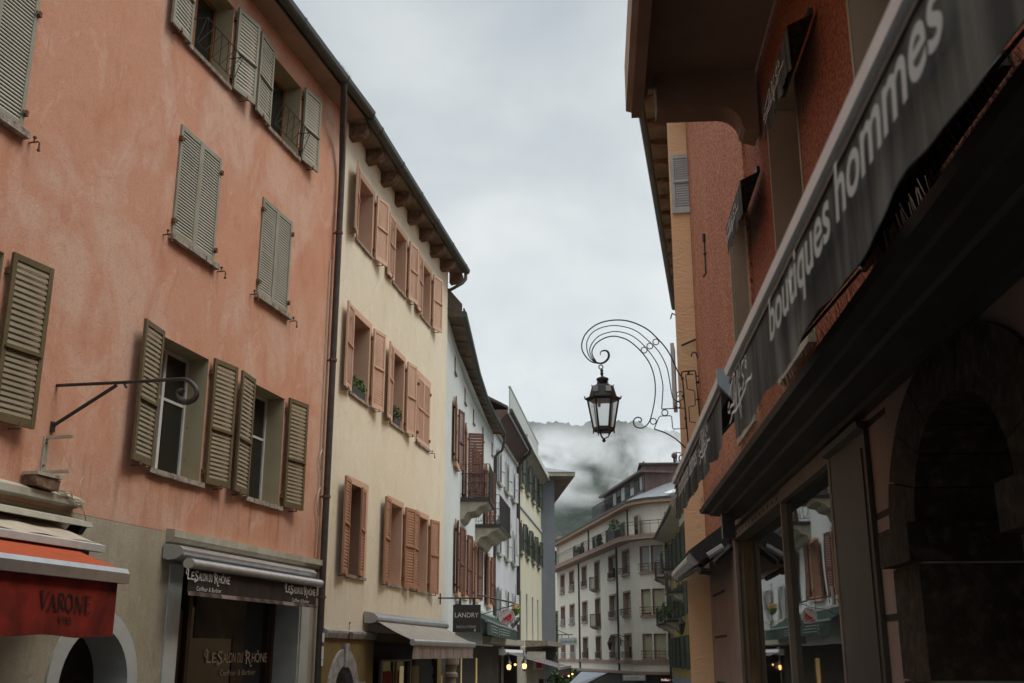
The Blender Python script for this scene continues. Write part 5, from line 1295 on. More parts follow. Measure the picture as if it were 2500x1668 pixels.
# street lamp on the beige building
x, z = FG.px(*cb(918, 80), 1.6); t = thing('wall_lantern', 'small black lantern on a scrolled bracket on the beige building', 'lamp', FG, x, -1.6, z)
xw = FG.px(*cb(1075, 40), .1)[0]
build(MB().lathe([(.03, z - .42), (.07, z - .34), (.17, z + .06), (.21, z + .07), (.07, z + .28), (.06, z + .40), (.02, z + .44)], x, -1.6, 6), 'lantern', 'black', t)
build(MB().tube(catmull([(x, -1.6, z + .42), (x + .1, -1.4, z + .62), (x + .35, -1.0, z + .6), (x + .6, -.4, z + .3), (xw, -.02, z + .3)], 5), .03, 5).tube([(xw, -.05, z - .1), (xw, -.05, z + .5)], .04, 5), 'bracket_arm', 'black', t)
# ground-floor band signs of the beige building
sG = Sub(b, FG, FG)
def flat_sign(name, lab, F_, u0, u1, v0, v1, crop, out, face, text=None, tm='dark_l', frame=None, group=None, extra=None):
    x0, z0 = F_.px(*crop(u0, v1), out); x1, z1 = F_.px(*crop(u1, v0), out)
    t = thing(name, lab, 'sign', F_, (x0 + x1) / 2, -out, z0)
    build(MB().box(x0, x1, -out, -out + .08, z0, z1), 'panel', face, t)
    if frame: 
        f = .06; build(MB().box(x0 - f, x1 + f, -out + .01, -out + .07, z1 + .001, z1 + f).box(x0 - f, x1 + f, -out + .01, -out + .07, z0 - f, z0 - .001).box(x0 - f, x0 - .001, -out + .01, -out + .07, z0, z1).box(x1 + .001, x1 + f, -out + .01, -out + .07, z0, z1), 'frame', frame, t)
    if text:
        hh = (z1 - z0) * .38; put('lettering', text_mesh(text, hh, tm, (x1 - x0) * .66), t, (x0 + (x1 - x0) * .08, -out - .006, z0 + (z1 - z0) * .3))
    if extra: extra(t, x0, x1, z0, z1, out)
    return t
FM = Fr((0, 97), 0.0)
def med(t, x0, x1, z0, z1, out):
    w_, h_ = x1 - x0, z1 - z0; cxx, czz = x0 + w_ * .86, z0 + h_ * .5; a = h_ * .28; c = a * .33
    build(MB().box(cxx - c, cxx + c, -out - .01, -out - .005, czz - a, czz + a).box(cxx - a, cxx + a, -out - .013, -out - .011, czz - c, czz + c), 'emblem', 'green_l', t)
    xa_, zz = FM.px(*c7(1250, 755), out); xe_, ze = FM.px(*c7(1505, 760), out); ztop = FM.px(*c7(1260, 680), out)[1]
    m_ = MB().tube([(xa_, -out + .04, zz), (xe_, -out + .04, zz)], .04, 5).tube([(xa_, -out + .04, ztop), (x0 + w_ * .5, -out + .04, zz)], .03, 5)
    for q_ in (.15, .52): m_.tube([(x0 + w_ * q_, -out + .04, z1), (x0 + w_ * q_, -out + .04, zz)], .03, 4)
    build(m_, 'hanging_bar', 'black', t)
flat_sign('hanging_sign', 'pale blue and white lettered sign hanging at the left end of the beige building', FM, 1275, 1580, 808, 925, c7, .0, 'signwhite', 'medicalis', 'blue_l', None, None, med)
Fh = Fr((0, 70), 0.0)
def grn(t, x0, x1, z0, z1, out):
    w_ = x1 - x0; m_ = MB().prism([(x1 - w_ * .18, z0 + (z1 - z0) * .5), (x1 - w_ * .04, z0 + (z1 - z0) * .85), (x1 - w_ * .04, z0 + (z1 - z0) * .15)], -out - .01, -out - .005); build(m_, 'emblem', 'green_l', t)
flat_sign('small_sign', 'small dark sign with white frame and green mark near the mustard building', Fh, 1925, 2062, 242, 305, cb, 0, 'black', 'alimentation', 'grey_l', 'signwhite', None, grn)
F5b = Fr((0, 74), 0.0)
flat_sign('shop_sign', 'pale horizontal shop sign under the beige building', F5b, 1130, 1445, 555, 618, cb, 0, 'signwhite', 'CAFE', 'orangefab', 'palestone')
def lit(t, x0, x1, z0, z1, out):
    put('lettering', text_mesh('PUBLI-PRESSE', (z1 - z0) * .55, 'litsign', (x1 - x0) * .86), t, (x0 + .05, -out - .01, z0 + (z1 - z0) * .1))
    x = x1 - .18; h_ = (z1 - z0) * .95
    for i, m__ in enumerate(('signwhite', 'red_l', 'signwhite')): build(MB().box(x - .06, x + .3, -out - .03, -out - .01, z0 - .2 + i * h_ * .6, z0 - .2 + (i + 1) * h_ * .6 - .02), 'side_light', m__, t)
flat_sign('lit_shop_sign', 'dark fascia with glowing pink white lettering at the bottom right of the beige building', F5b, 1690, 1990, 585, 640, cb, 0, 'black', None, None, None, None, lit)

# ---- building seen in the gap beyond
Fg2 = Fr((0, 128), 0.0); x0, z0 = Fg2.px(*c6(46, 800)); x1, z1 = Fg2.px(*c6(132, 690))
t = thing('distant_building', 'far off house with white terrace roof seen in the gap', 'building', Fg2, x0, 0, -3)
mb = MB(); mb.box(x0 - 6, x0 + 8, 0, 10, -6, z0); build(mb, 'wall', 'beige', t)
mb = MB(); rail_mb(mb, [(x0 - 3, -.1), (x0 + 7, -.1)], z0, z0 + 2.2, step=.5, r=.05, top=.08); build(mb, 'railing', 'black', t)
build(MB().box(x0 - 4, x0 + 8, -.5, 5, z1 + .2, z1 + .6), 'terrace_roof', 'signwhite', t); build(MB().box(x0 - 3, x0 + 7, 1, 4, z0 + .001, z1 + .199), 'glazing', 'pane', t)
xc, zc = Fg2.px(*c6(80, 640)); build(MB().lathe([(.5, z1 + .6), (.45, zc), (.8, zc + .3), (.7, zc + .9), (.2, zc + 1.3)], xc, 2, 10), 'chimney', 'rooftile', t)
mb = MB(); q = random.Random(1)
xi = FG.px(*c6(56, 1100))[0]
t = thing('ivy', 'narrow strip of bright green ivy climbing between the two far buildings', 'ivy', FG, xi, -.1, -2)
mb = MB()
for i in range(1400):
    z = q.uniform(-2.5, 5.6); p = Vector((xi + q.gauss(0, .22), -.15 + q.gauss(0, .15), z)); s = q.uniform(.08, .17); a = Vector((q.gauss(0, 1), q.gauss(0, 1), q.gauss(0, 1))).normalized(); c = a.orthogonal().normalized()
    mb.poly([p - a * s, p - c * s * .5, p + a * s, p + c * s * .5])
build(mb, 'foliage', 'ivy', t)

# ================================================================== H2: mustard building beyond the orange one
FH = right_wall(1453, d=5.0); xh0 = FH.px(1650, 1560)[0] if False else -74.0
b = thing('mustard_building', 'mustard yellow building with dark shutters and small balconies on the far right', 'building', FH, -66, 0, -2)
holes = []; rowsH = [(6.6, 8.3), (3.7, 5.4), (.9, 2.6)]; cH = [-72.8, -69.6, -66.2, -62.8, -59.4]
for c in cH:
    for z0, z1 in rowsH: holes.append((c, c + .95, z0, z1))
mb = MB(); wall_grid(mb, -74.5, -52, .35, 9.2, holes); shell(mb, -74.5, -52, -4, 9.2, 10); build(mb, 'wall', 'ochre', b)
build(MB().quad((-74.5, 0, -4), (-52, 0, -4), (-52, 0, .35), (-74.5, 0, .35)), 'ground_floor_wall', 'blue', b)
for c in cH:
    for z0, z1 in rowsH:
        window(b, c, c + .95, z0, z1, depth=.2, rev='palestone', frame='whitepaint', sill='palestone', sh='open', shm=('sh_green', 'sh_green'), sw=.52, ang=(18, 10), n=14, hold=False, hinge=False)
build(roof_mb(-74.8, -52, 9.2, 10, 3, .75), 'roof', 'rooftile', b); build(MB().prism([(0, 8.85), (-.7, 9.1), (-.75, 9.22), (0, 9.24)], -74.8, -52, axis='x'), 'soffit', 'palestone', b)
build(MB().tube([(-74.8, -.85, 9.2), (-52, -.85, 9.2)], .09, 6), 'gutter', 'gutter', b); build(MB().tube([(-74.3, -.1, 9), (-74.3, -.1, -3)], .07, 6), 'downpipe', 'pipe', b)
subH = Sub(b, FH, FH)
for x, z in ((-73.2, 6.45), (-73.2, 3.55), (-66.5, 6.45), (-66.5, 3.55), (-63, 5.0)):
    balcony(subH, x - .3, x + 1.9, z, 1.0, con=1, swirl=False, h=1.0)
for i, (x, z) in enumerate(((-73.0, 3.55), (-66.3, 3.55))):
    t = thing('balcony_plants', ('green potted plants on the lower far balcony', 'green potted plants on the nearer small balcony')[i], 'plants', FH, x + .8, -.6, z)
    build(leaves_mb((x + .8, -.7, z + .5), .6, 200, .1, i + 3, sq=(1, .4, .7)), 'foliage', 'leaf', t)
build(MB().box(-59.0, -52.0, -.35, -.002, 8.2, 8.6), 'ledge', 'palestone', b)
xl, zl = Fr((0, 60), 0).px(*c6(895, 1190)); t = thing('wall_lantern', 'dark lantern under the lower balcony of the mustard building', 'lamp', Fr((0, 60), 0), xl, 0, zl)
build(MB().lathe([(.04, zl - .4), (.1, zl - .3), (.2, zl + .15), (.24, zl + .17), (.08, zl + .4), (.02, zl + .5)], xl, 0, 6), 'lantern', 'black', t); build(MB().tube([(xl, 0, zl + .5), (xl + .1, 0, zl + .8), (xl + .8, .3, zl + .8)], .03, 5), 'bracket_arm', 'black', t)

# ================================================================== restaurant front near the far left
FRs = FD; 
xa_ = FD.px(*c7(400, 1000), .6)[0]
x0, z0 = FE.px(*c7(360, 990), .3); x1, z1 = FE.px(*c7(690, 990), .3)
Y1 = 52.0
t = thing('awning', 'long mauve striped awning with white cassette sloping towards the far street end', 'awning', FD, sx(FD, FD.w(xa_, 0)), 0, 1.2)
# cassette and slats run from the wall out over the terrace
pA = FD.px(*c7(345, 1000), .25); pB_ = FD.px(*c7(690, 1000), .25)
zz = pA[1]; xs_, xe_ = pA[0], pA[0] + 7.5
build(MB().prism([(-.02, 1.60), (-.30, 1.62), (-.36, 1.72), (-.30, 1.84), (-.02, 1.88)], xs_, xe_, axis='x'), 'cassette', 'signwhite', t)
def ca(a, c): return (xs_ + .15 + (xe_ - xs_ - .3) * a, -.3 - 2.3 * c, 1.70 - .62 * c)
build(MB().grid(ca, 16, 4), 'canopy', 'slatbrown', t); mb = MB()
for i in range(0, 17, 2): mb.quad(*[tuple(Vector(ca(a / 16, c)) + Vector((0, 0, .006))) for a, c in ((i, 0), (i + .5, 0), (i + .5, 1), (i, 1))])
build(mb, 'canopy_stripes', 'umbfab', t); build(MB().box(xs_, xe_, -2.72, -2.6, 1.0, 1.12), 'front_bar', 'alu', t)
build(valance_mb(xs_ + .1, xe_ - .1, -2.66, .72, 1.0, folds=6, amp=.03, nx=30), 'valance', 'darkwood', t)
for i, (u, v, lab) in enumerate(((430, 1300, 'left glowing wall lantern under the mauve awning'), (690, 1285, 'right glowing wall lantern under the mauve awning'))):
    Fx = Fr((0, 47.0), 0.0); x, z = Fx.px(*c7(u, v))
    t = thing('wall_lantern', lab, 'lamp', Fx, x, 0, z - .2, group='glowing lanterns by the restaurant door')
    build(MB().lathe([(.06, z - .10), (.09, z - .02), (.09, z + .06), (.05, z + .10)], x, 0, 10), 'bulb', 'bulb', t)
    if i == 0: build(MB().lathe([(.03, z + .06), (.05, z + .1), (.03, z + .14)], x + .26, 0, 8), 'bulb', 'bulb', t)
    build(MB().lathe([(.14, z + .13), (.06, z + .26), (.02, z + .4)], x, 0, 8).lathe([(.04, z - .2), (.09, z - .12)], x, 0, 8).tube([(x, 0, z + .38), (x - .05, .1, z + .6), (x, .5, z + .6)], .014, 5), 'lantern_frame', 'black', t)
Fp = Fr((0, 50), 0.0)
t = flat_sign('wall_sign', 'small red and white sign on the pale ground floor wall', Fp, 832, 992, 1195, 1335, c7, 0, 'signwhite', None)
x0, z0 = Fp.px(*c7(890, 1318), .01); x1, z1 = Fp.px(*c7(985, 1200), .01); build(MB().box(x0, x1, -.012, -.008, z0, z1), 'red_panel', 'red_l', t)
t = thing('pale_pilaster', 'pale stone pilaster with small number plate beside the restaurant', 'pillar', Fp, Fp.px(*c7(285, 1000))[0], 0, -2)
x0, z0 = Fp.px(*c7(230, 1120)); x1, z1 = Fp.px(*c7(340, 960)); build(MB().box(x0, x1, -.0, .3, -2.2, z0), 'shaft', 'palestone', t); build(MB().box(x0 - .03, x1 + .03, -.06, .3, z0 + .001, z1), 'capital', 'signwhite', t)
xm = (x0 + x1) / 2; build(MB().box(xm - .03, xm + .04, -.066, -.061, z0 + .12, z0 + .32), 'number_plate', 'dark_l', t)
# pale stone front at the end of that row
t = thing('stone_shopfront', 'pale stone shop front with dark doorway below the yellow building', 'shop front', Fp, Fp.px(*c7(900, 1400))[0], 0, -2)
x0, _ = Fp.px(*c7(740, 1300)); x1, _ = Fp.px(*c7(1050, 1300)); zt_ = Fp.px(*c7(900, 1040))[1]
mb = MB(); wall_grid(mb, x0, x1, -3, zt_, [(x0 + .5, x0 + .85, -3, Fp.px(*c7(850, 1500))[1]), (x0 + 1.25, x0 + 1.6, -3, Fp.px(*c7(850, 1400))[1])], y=.06); mb.quad((x0, .06, -3), (x0, 1, -3), (x0, 1, zt_), (x0, .06, zt_)); mb.quad((x1, .06, -3), (x1, 1, -3), (x1, 1, zt_), (x1, .06, zt_)); build(mb, 'wall', 'palestone', t); build(MB().box(x0 + .1, x1 - .1, .3, .34, -3, zt_ - .2), 'doorway', 'plaqued', t)

# ---- parasols and fairy lights far down the street
def parasol(lab, F_, cxp, cyp, z, w_, dpt, h_, mat='umbfab'):
    t = thing('parasol', lab, 'parasol', F_, cxp, cyp, gz(F_.o[1]))
    mb = MB(); c = [(cxp - w_ / 2, cyp - dpt / 2, z), (cxp + w_ / 2, cyp - dpt / 2, z), (cxp + w_ / 2, cyp + dpt / 2, z), (cxp - w_ / 2, cyp + dpt / 2, z)]
    for k in range(4): mb.poly([c[k], c[(k + 1) % 4], (cxp, cyp, z + h_)])
    build(mb, 'canopy', mat, t); build(MB().tube([(cxp, cyp, gz(F_.o[1])), (cxp, cyp, z + h_)], .03, 6), 'pole', 'alugrey', t); return t
Fu = Fr((0, 56), 0.0)
xA, zA = Fu.px(*cb(215, 640)); xB, zB = Fu.px(*cb(520, 500)); xC, zC = Fu.px(*cb(940, 520))
t = thing('awning', 'pale grey sloping canopy spread at the bottom of the view before the beige building', 'awning', Fu, xB, 0, -1)
mb = MB(); P = [(xA, -3, zA - .15), (xB, 1.5, zB), (xC, 1.5, zC), (xC - 2.2, -3, zA - .42)]
mb.poly(P); mb.poly([(x, y, z - .05) for x, y, z in P]); build(mb, 'canopy', 'umbfab', t)
build(MB().tube([P[1], P[2]], .05, 6).tube([P[0], P[3]], .05, 6).tube([P[2], P[3]], .04, 6).tube([((P[0][0] + P[3][0]) / 2, -3, P[3][2]), ((P[0][0] + P[3][0]) / 2, -3, -3)], .05, 6), 'awning_frame', 'black', t)
Ft = Fr((0, 66), 0.0); xt, zt_ = Ft.px(*cb(270, 560))
t = thing('street_tree', 'dark green small tree with fairy lights at the far street end', 'tree', Ft, xt, 0, -2.2)
build(MB().tube([(xt, 0, -2.3), (xt, 0, zt_ - .8)], [.12, .07], 7), 'trunk', 'bark', t)
build(leaves_mb((xt, 0, zt_ - .6), 1.25, 1500, .13, 8, sq=(1, 1, .9)), 'crown', 'leafdark', t)
for (u, v) in ((205, 482), (243, 490), (252, 483), (355, 532), (300, 560)):
    x, z = Ft.px(*cb(u, v), 1.3); l_ = thing('fairy_light', 'tiny glowing fairy light hanging in the small far tree', 'light', Ft, x, -1.3, z, group='fairy lights in the far tree')
    build(MB().lathe([(.02, z - .05), (.06, z), (.02, z + .05)], x, -1.3, 8), 'bulb', 'bulb', l_)
# closing house far behind so the street end is not open
t = thing('far_dark_house', 'dark shaded house front low behind the small tree', 'building', Fr((0, 120), 0), 2, 0, -3)
build(MB().box(-6, 6, 0, 8, -5, 3.4), 'wall', 'beige', t); build(MB().prism([(-6.4, 3.4), (6.4, 3.4), (4, 5.2), (-4, 5.2)], -.3, 8), 'roof', 'rooftile', t)

# ================================================================== right side: red building
def rpx(crop, u, v, out=0.0): return FR.px(*crop(u, v), out)
ID = lambda u, v: (u, v)
b = thing('red_building', 'brick red roughcast building with shopfront nearest on the right', 'building', FR, -9, 0, 0)
xe = rpx(ID, 1692, 600)[0]     # far end
RT = 11.2
W0f = rpx(ID, 2078, 60)[0]
wR = [(W0f, W0f + 1.3, 4.05, 6.7), (-9.75, -8.42, 4.05, 6.75), (-12.72, -11.42, 4.05, 6.75)]
mb = MB(); wall_grid(mb, -11.29, 3.5, 3.24, RT, wR[:2]); wR2 = MB(); wall_grid(wR2, xe, -11.29, 3.24, RT, wR[2:], y=-.03); wR2.quad((-11.29, -.03, 3.24), (-11.29, 0, 3.24), (-11.29, 0, RT), (-11.29, -.03, RT))
build(mb, 'wall', 'redcast', b); build(wR2, 'lit_wall', 'redcast2', b)  # one wall in two tones; the far stretch has its light painted in
mb = MB(); shell(mb, xe, 3.5, -1.5, RT, 10, ridge=2.5); mb.quad((xe, -.03, 3.24), (xe, 0, 3.24), (xe, 0, RT), (xe, -.03, RT)); build(mb, 'rear_walls', 'redcast2', b)
build(roof_mb(xe, 3.5, RT, 10, 2.5, .4), 'roof', 'rooftile', b)
for i, (a, c, z0, z1) in enumerate(wR):
    window(b, a, c, z0, z1, depth=.36, rev='soffit', frame='shopfront2', cas=2, transom=.7, sill='palestone', surround=(.05, 'reveal_khaki', .034 if i == 2 else .008))
    x = a + .03; build(MB().tube([(x, .2, z0 + 1.15), (x + .10, .2, z0 + 1.17)], .012, 6), 'shutter_pin', 'rust', b)
# quoin joints scratched in white at the far corner
mb = MB()
for i in range(14):
    z = 4.6 + i * .42
    mb.box(xe + .02, xe + .48, -.034, -.031, z, z + .012); mb.box(xe + (.46 if i % 2 else .30), xe + (.47 if i % 2 else .31), -.034, -.031, z + .012, z + .41)
o_ = build(mb, 'quoin_lines', 'soffit', b)
# iron shutter rod and hook on the red wall
xr, zr = rpx(z3, 457, 1180, .03); xr2, zr2 = rpx(z3, 470, 1380, .03)
t = thing('iron_rod', 'thin black iron rod with a bent foot on the red wall', 'rod', FR, xr, -.05, zr2)
build(MB().tube([(xr, -.05, zr), (xr, -.05, zr - .12)], .028, 6).tube([(xr, -.05, zr), (xr - .01, -.05, zr2 + .03), (xr - .05, -.08, zr2), (xr - .12, -.08, zr2 + .02)], .013, 6).lathe([(.02, (zr + zr2) / 2), (.03, (zr + zr2) / 2 + .02), (.02, (zr + zr2) / 2 + .04)], xr, -.05, 6), 'rod', 'black', t)
# balcony above
BZ = 7.38; xf = -10.38; xn = -4.5; OUT = 1.30
t0 = MB().box(xn, xf, -OUT, -.035, BZ, BZ + .16); bo = build(t0, 'balcony', 'balc', b); OFF[bo.name] = (0, 0, 0)
bl_ = OFF['red_building'] if 'red_building' in OFF else (0, 0, 0)
mb = MB().prism([(-OUT - .001, BZ - .33), (-OUT + .11, BZ - .33), (-OUT + .11, BZ - .12), (-OUT + .17, BZ - .10), (-OUT + .17, BZ - .002), (-OUT - .001, BZ - .002)], xf, xn, axis='x')
build(mb, 'edge_moulding', 'balc', b); build(MB().prism([(-OUT - .06, BZ - .28), (-OUT - .002, BZ - .30), (-OUT - .002, BZ + .25), (-OUT - .06, BZ + .25)], xf + .06, xn, axis='x'), 'fascia', 'soffit', b)
cur = [(-OUT + .25, BZ - .002), (-OUT + .25, BZ - .40)] + [(-.42 + .0 + .22 * math.sin(a), BZ - .40 - .22 + .22 * math.cos(a)) for a in [i * math.pi / 12 for i in range(7)]] + [(-.17, BZ - .66), (-.05, BZ - .70), (-.036, BZ - .70), (-.036, BZ - .002)]
build(MB().prism(cur, xf, xf + .32, axis='x'), 'console', 'balc', b)
mb = MB(); rail_mb(mb, [(xf + .06, -.1), (xf + .06, -OUT + .06), (xn, -OUT + .06)], BZ + .2, BZ + 1.15, step=.13, r=.009, top=.02); build(mb, 'railing', 'black', bo)
bo.location = (0 - OFF[b.name][0], 0, 0 - OFF[b.name][2])
# window awnings (small drop blinds with a scrawled name)
SIG = [[(370, 915), (385, 840), (415, 720), (425, 652), (438, 655), (440, 700), (432, 800), (428, 900), (430, 1010)],
       [(375, 990), (360, 1050), (362, 1105), (375, 1120), (384, 1090), (385, 1060), (400, 1030), (430, 1010), (443, 960), (450, 770), (452, 900), (462, 1060)],
       [(462, 1060), (468, 850), (466, 610), (472, 600), (482, 660), (492, 900), (520, 810)], [(497, 520), (502, 610), (503, 700)],
       [(550, 480), (532, 520), (524, 580), (532, 650), (553, 690), (555, 740), (535, 845)],
       [(568, 440), (578, 445), (574, 480), (586, 500), (584, 560), (576, 575), (570, 540), (575, 480)],
       [(380, 1245), (400, 1180), (407, 1140), (412, 1118), (460, 1080), (500, 1000), (575, 820), (582, 760), (600, 725), (645, 690), (655, 645)],
       [(500, 760), (492, 880), (505, 1060), (527, 1180), (522, 1050), (505, 950), (490, 830)]]
# signature in unit coordinates of the big valance: x 0..1 along, z 0..1
def sig_norm():
    a = rpx(rd, 345, 900, 1.3)[0]; c = rpx(rd, 660, 700, 1.3)[0]
    res = []
    for st in SIG:
        res.append([((rpx(rd, u, v, 1.3)[0] - a) / (c - a), (rpx(rd, u, v, 1.3)[1] - 2.32) / .24) for u, v in st])
    return res
SN = sig_norm()
def signature(parent, x0, wd, z0, h, y, wdt, mat='white_l', lean=None):
    mb = MB()
    for st in SN:
        p = [Vector((x0 + u * wd, z0 + v * h)) for u, v in st]; mb.ribbon([(q.x, q.y) for q in catmull([(q.x, q.y) for q in p], 4)] if False else [(q.x, q.y) for q in p], wdt, y)
    if lean: mb.v = [(v[0], v[1] + lean(v[2]), v[2]) for v in mb.v]
    return build(mb, 'lettering', mat, parent)
for i, (cr, pts, lab) in enumerate(((ID, ((1861, 262), (1878, 318), (1921, 19)), 'small black window blind with scrawled white name under the balcony'), (z3, ((560, 1150), (573, 1290), (628, 868)), 'small black window blind seen edge on over the middle red wall window'))):
    o_ = .24
    x0, zt_ = rpx(cr, *pts[0], o_); _, zb_ = rpx(cr, *pts[1], o_); x1 = x0 + 1.28
    if i == 1: zb_ = zt_ - .36
    t = thing('window_awning', lab, 'awning', FR, (x0 + x1) / 2, 0, zb_, group='small black window blinds on the red building')
    build(valance_mb(x0, x1, -o_, zb_, zt_, folds=3, amp=.015, nx=40, seed=i + 3), 'valance', 'blackfab', t); build(MB().grid(lambda a, c: (x0 + (x1 - x0) * a, -.04 - (o_ - .04) * c, zt_ + .10 - .10 * c), 8, 4), 'canopy', 'blackfab', t)
    build(MB().box(x0, x1, -.07, -.035, zt_ + .09, zt_ + .15), 'cover', 'black', t)
    signature(t, x0 + .12, (x1 - x0) * .8, zb_ + .04, (zt_ - zb_) * .85, -o_ - .02, .012)
# ground floor walls
xs1 = -14.10; xs2 = -8.12; zt_s = 3.10
ax, azs, aro, ari, asq = -5.38, 2.30, 1.27, .74, .66
holes = [(xs1, xs2, .5, zt_s), (ax - aro, ax + aro, -1.5, azs + asq * aro)]
mb = MB(); wall_grid(mb, xe, 3.5, -1.5, 3.237, holes); build(mb, 'ground_floor_wall', 'pitstone', b)
mb = MB()
for z in (2.44, 1.84, 1.20):
    mb.box(xs1 - 2.9, xs1 - 1.35, -.004, -.001, z, z + .035)
for z in (3.02, 2.42, 1.80, 1.2):
    build(MB().box(-7.04, ax - aro * .98, -.004, -.001, z, z + .04), 'stone_joint', 'plaqued', b); build(MB().box(ax + aro, 3, -.004, -.001, z, z + .04), 'stone_joint', 'plaqued', b)
build(mb, 'pilaster_grooves', 'plaqued', b)
# arch with stone blocks
P0 = MB(); n = 22; zt2 = azs + asq * aro
P = [(ax + aro * math.cos(math.pi * i / n), azs + asq * aro * math.sin(math.pi * i / n)) for i in range(n + 1)]
for i in range(n): P0.quad((P[i][0], 0, P[i][1]), (P[i + 1][0], 0, P[i + 1][1]), (P[i + 1][0], 0, zt2), (P[i][0], 0, zt2))
build(P0, 'arch_spandrel', 'pitstone', b)
hin = asq * aro - .30
mb = MB(); ml = MB(); q = random.Random(2); nb = 9
for i in range(nb):
    a0, a1 = math.pi * i / nb + .006, math.pi * (i + 1) / nb - .006; k = 4; pts_o = []; pts_i = []
    for j in range(k + 1):
        a = a0 + (a1 - a0) * j / k; pts_o.append((ax + aro * math.cos(a), azs + asq * aro * math.sin(a))); pts_i.append((ax + ari * math.cos(a), azs + hin * math.sin(a)))
    mb.prism(pts_o + pts_i[::-1], -.03 - q.uniform(0, .006), .55)
for sg in (-1, 1):
    z = azs - .001
    for hh in (.22, .62, .60, .6, .6, .6):
        pr = .06 if hh == .22 else 0
        xa_, xb_ = sorted((ax + sg * (ari - pr), ax + sg * (aro + pr * .6))); mb.box(xa_, xb_, -.03 - pr - q.uniform(0, .012), .55, z - hh + .012, z); z -= hh
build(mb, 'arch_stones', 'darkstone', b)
build(MB().box(ax - aro + .02, ax - ari - .01, -.01, .54, -1.5, azs).box(ax + ari + .01, ax + aro - .02, -.01, .54, -1.5, azs), 'mortar', 'palestone', b)
dd = build(MB().box(ax - ari - .1, ax + ari + .1, .56, .62, -1.5, azs + hin).box(ax - .55, ax - .50, .50, .56, -1, 2.3).box(ax + .05, ax + .10, .50, .56, -1, 2.3), 'door', 'darkteal', b)
build(MB().box(ax + .12, ax + .6, .53, .555, -.9, 2.2), 'door_panel', 'darkwood', dd)
# shopfront cornice, fascia and pilasters
cor = [(0, 3.15), (-.26, 3.16), (-.28, 3.18), (-.40, 3.19), (-.42, 3.21), (-.51, 3.215), (-.53, 3.255), (-.50, 3.275), (0, 3.29)]
xc = rpx(rc, 330, 320, .52)[0]
build(MB().prism(cor, xc, 3.4, axis='x'), 'shopfront_cornice', 'shopfront', b)
build(MB().box(xs1 - .5, 3.4, -.08, -.004, 3.102, 3.149), 'shopfront_fascia', 'shopfront', b)
build(MB().box(-8.10, -7.05, -.035, -.003, -.5, 3.0).box(-8.02, -7.13, -.045, -.036, -.4, 2.9).prism([(-.04, 3.0), (-.08, 3.02), (-.09, 3.06), (-.003, 3.06)], -8.16, -7.02, axis='x'), 'pilaster', 'shopfront', b)
# shop window: far pane recessed, near pane almost flush
xm = -10.38
mb = MB(); mb.box(xs1, xm, -.02, .16, 3.0, 3.10, 0); mb.box(xm, xs2, -.04, .10, 2.98, 3.10, 0)
mb.box(xm - .03, xm + .03, -.03, .02, .5, 2.98, 0); mb.box(xs2 - .06, xs2, -.04, .02, .5, 2.98, 0)
for k_, (a_, c_x) in enumerate(((0, .035), (.037, .06), (.062, .10), (.102, .15))): mb.box(xs1 + .002, xs1 + .03 + .012 * (k_ % 2), a_, c_x, .5, 3.0, 1 if k_ % 2 else 0)
mb.box(xs1, xs2, -.03, .16, .5, .6, 0)
swo = build(mb, 'shop_window', ['shopfront2', 'brass'], b)
build(MB().box(xs1 + .03, xm - .03, .15, .165, .6, 3.0), 'pane', 'shopglass', swo); build(MB().box(xm + .03, xs2 - .07, .02, .035, .6, 2.98), 'pane', 'shopglass', swo)
mb = MB()
for i in range(12):
    x = xs1 + .4 + i * .28; mb.prism([(x + .022 * math.cos(a), 3.05 + .018 * math.sin(a)) for a in [k * math.pi / 4 for k in range(8)]], -.024, -.0205)
build(mb, 'vent_holes', 'plaqued', swo)
build(MB().tube([(xs2 - .02, -.08, 1.95), (xs2 - .02, -.08, 2.08)], .014, 6), 'handle', 'alugrey', swo)
# security camera like box on the cornice end
xk, zk = rpx(rc, 515, 300, .3); build(MB().box(xk - .12, xk + .03, -.34, -.2, 2.86, 3.14), 'bracket_box', 'black', b)
# bird spikes
mb = MB(); q = random.Random(17); x = xc + .02
while x < -1.6:
    for yy in (-.49,):
        mb.tube([(x, yy, 3.27), (x + q.uniform(-.03, .03), yy - q.uniform(.0, .05), 3.35 + q.uniform(0, .03))], .0014, 3, cap=False)
    x += .034
bs = build(mb, 'bird_spikes', 'soffit', b); bs['kind'] = 'stuff'

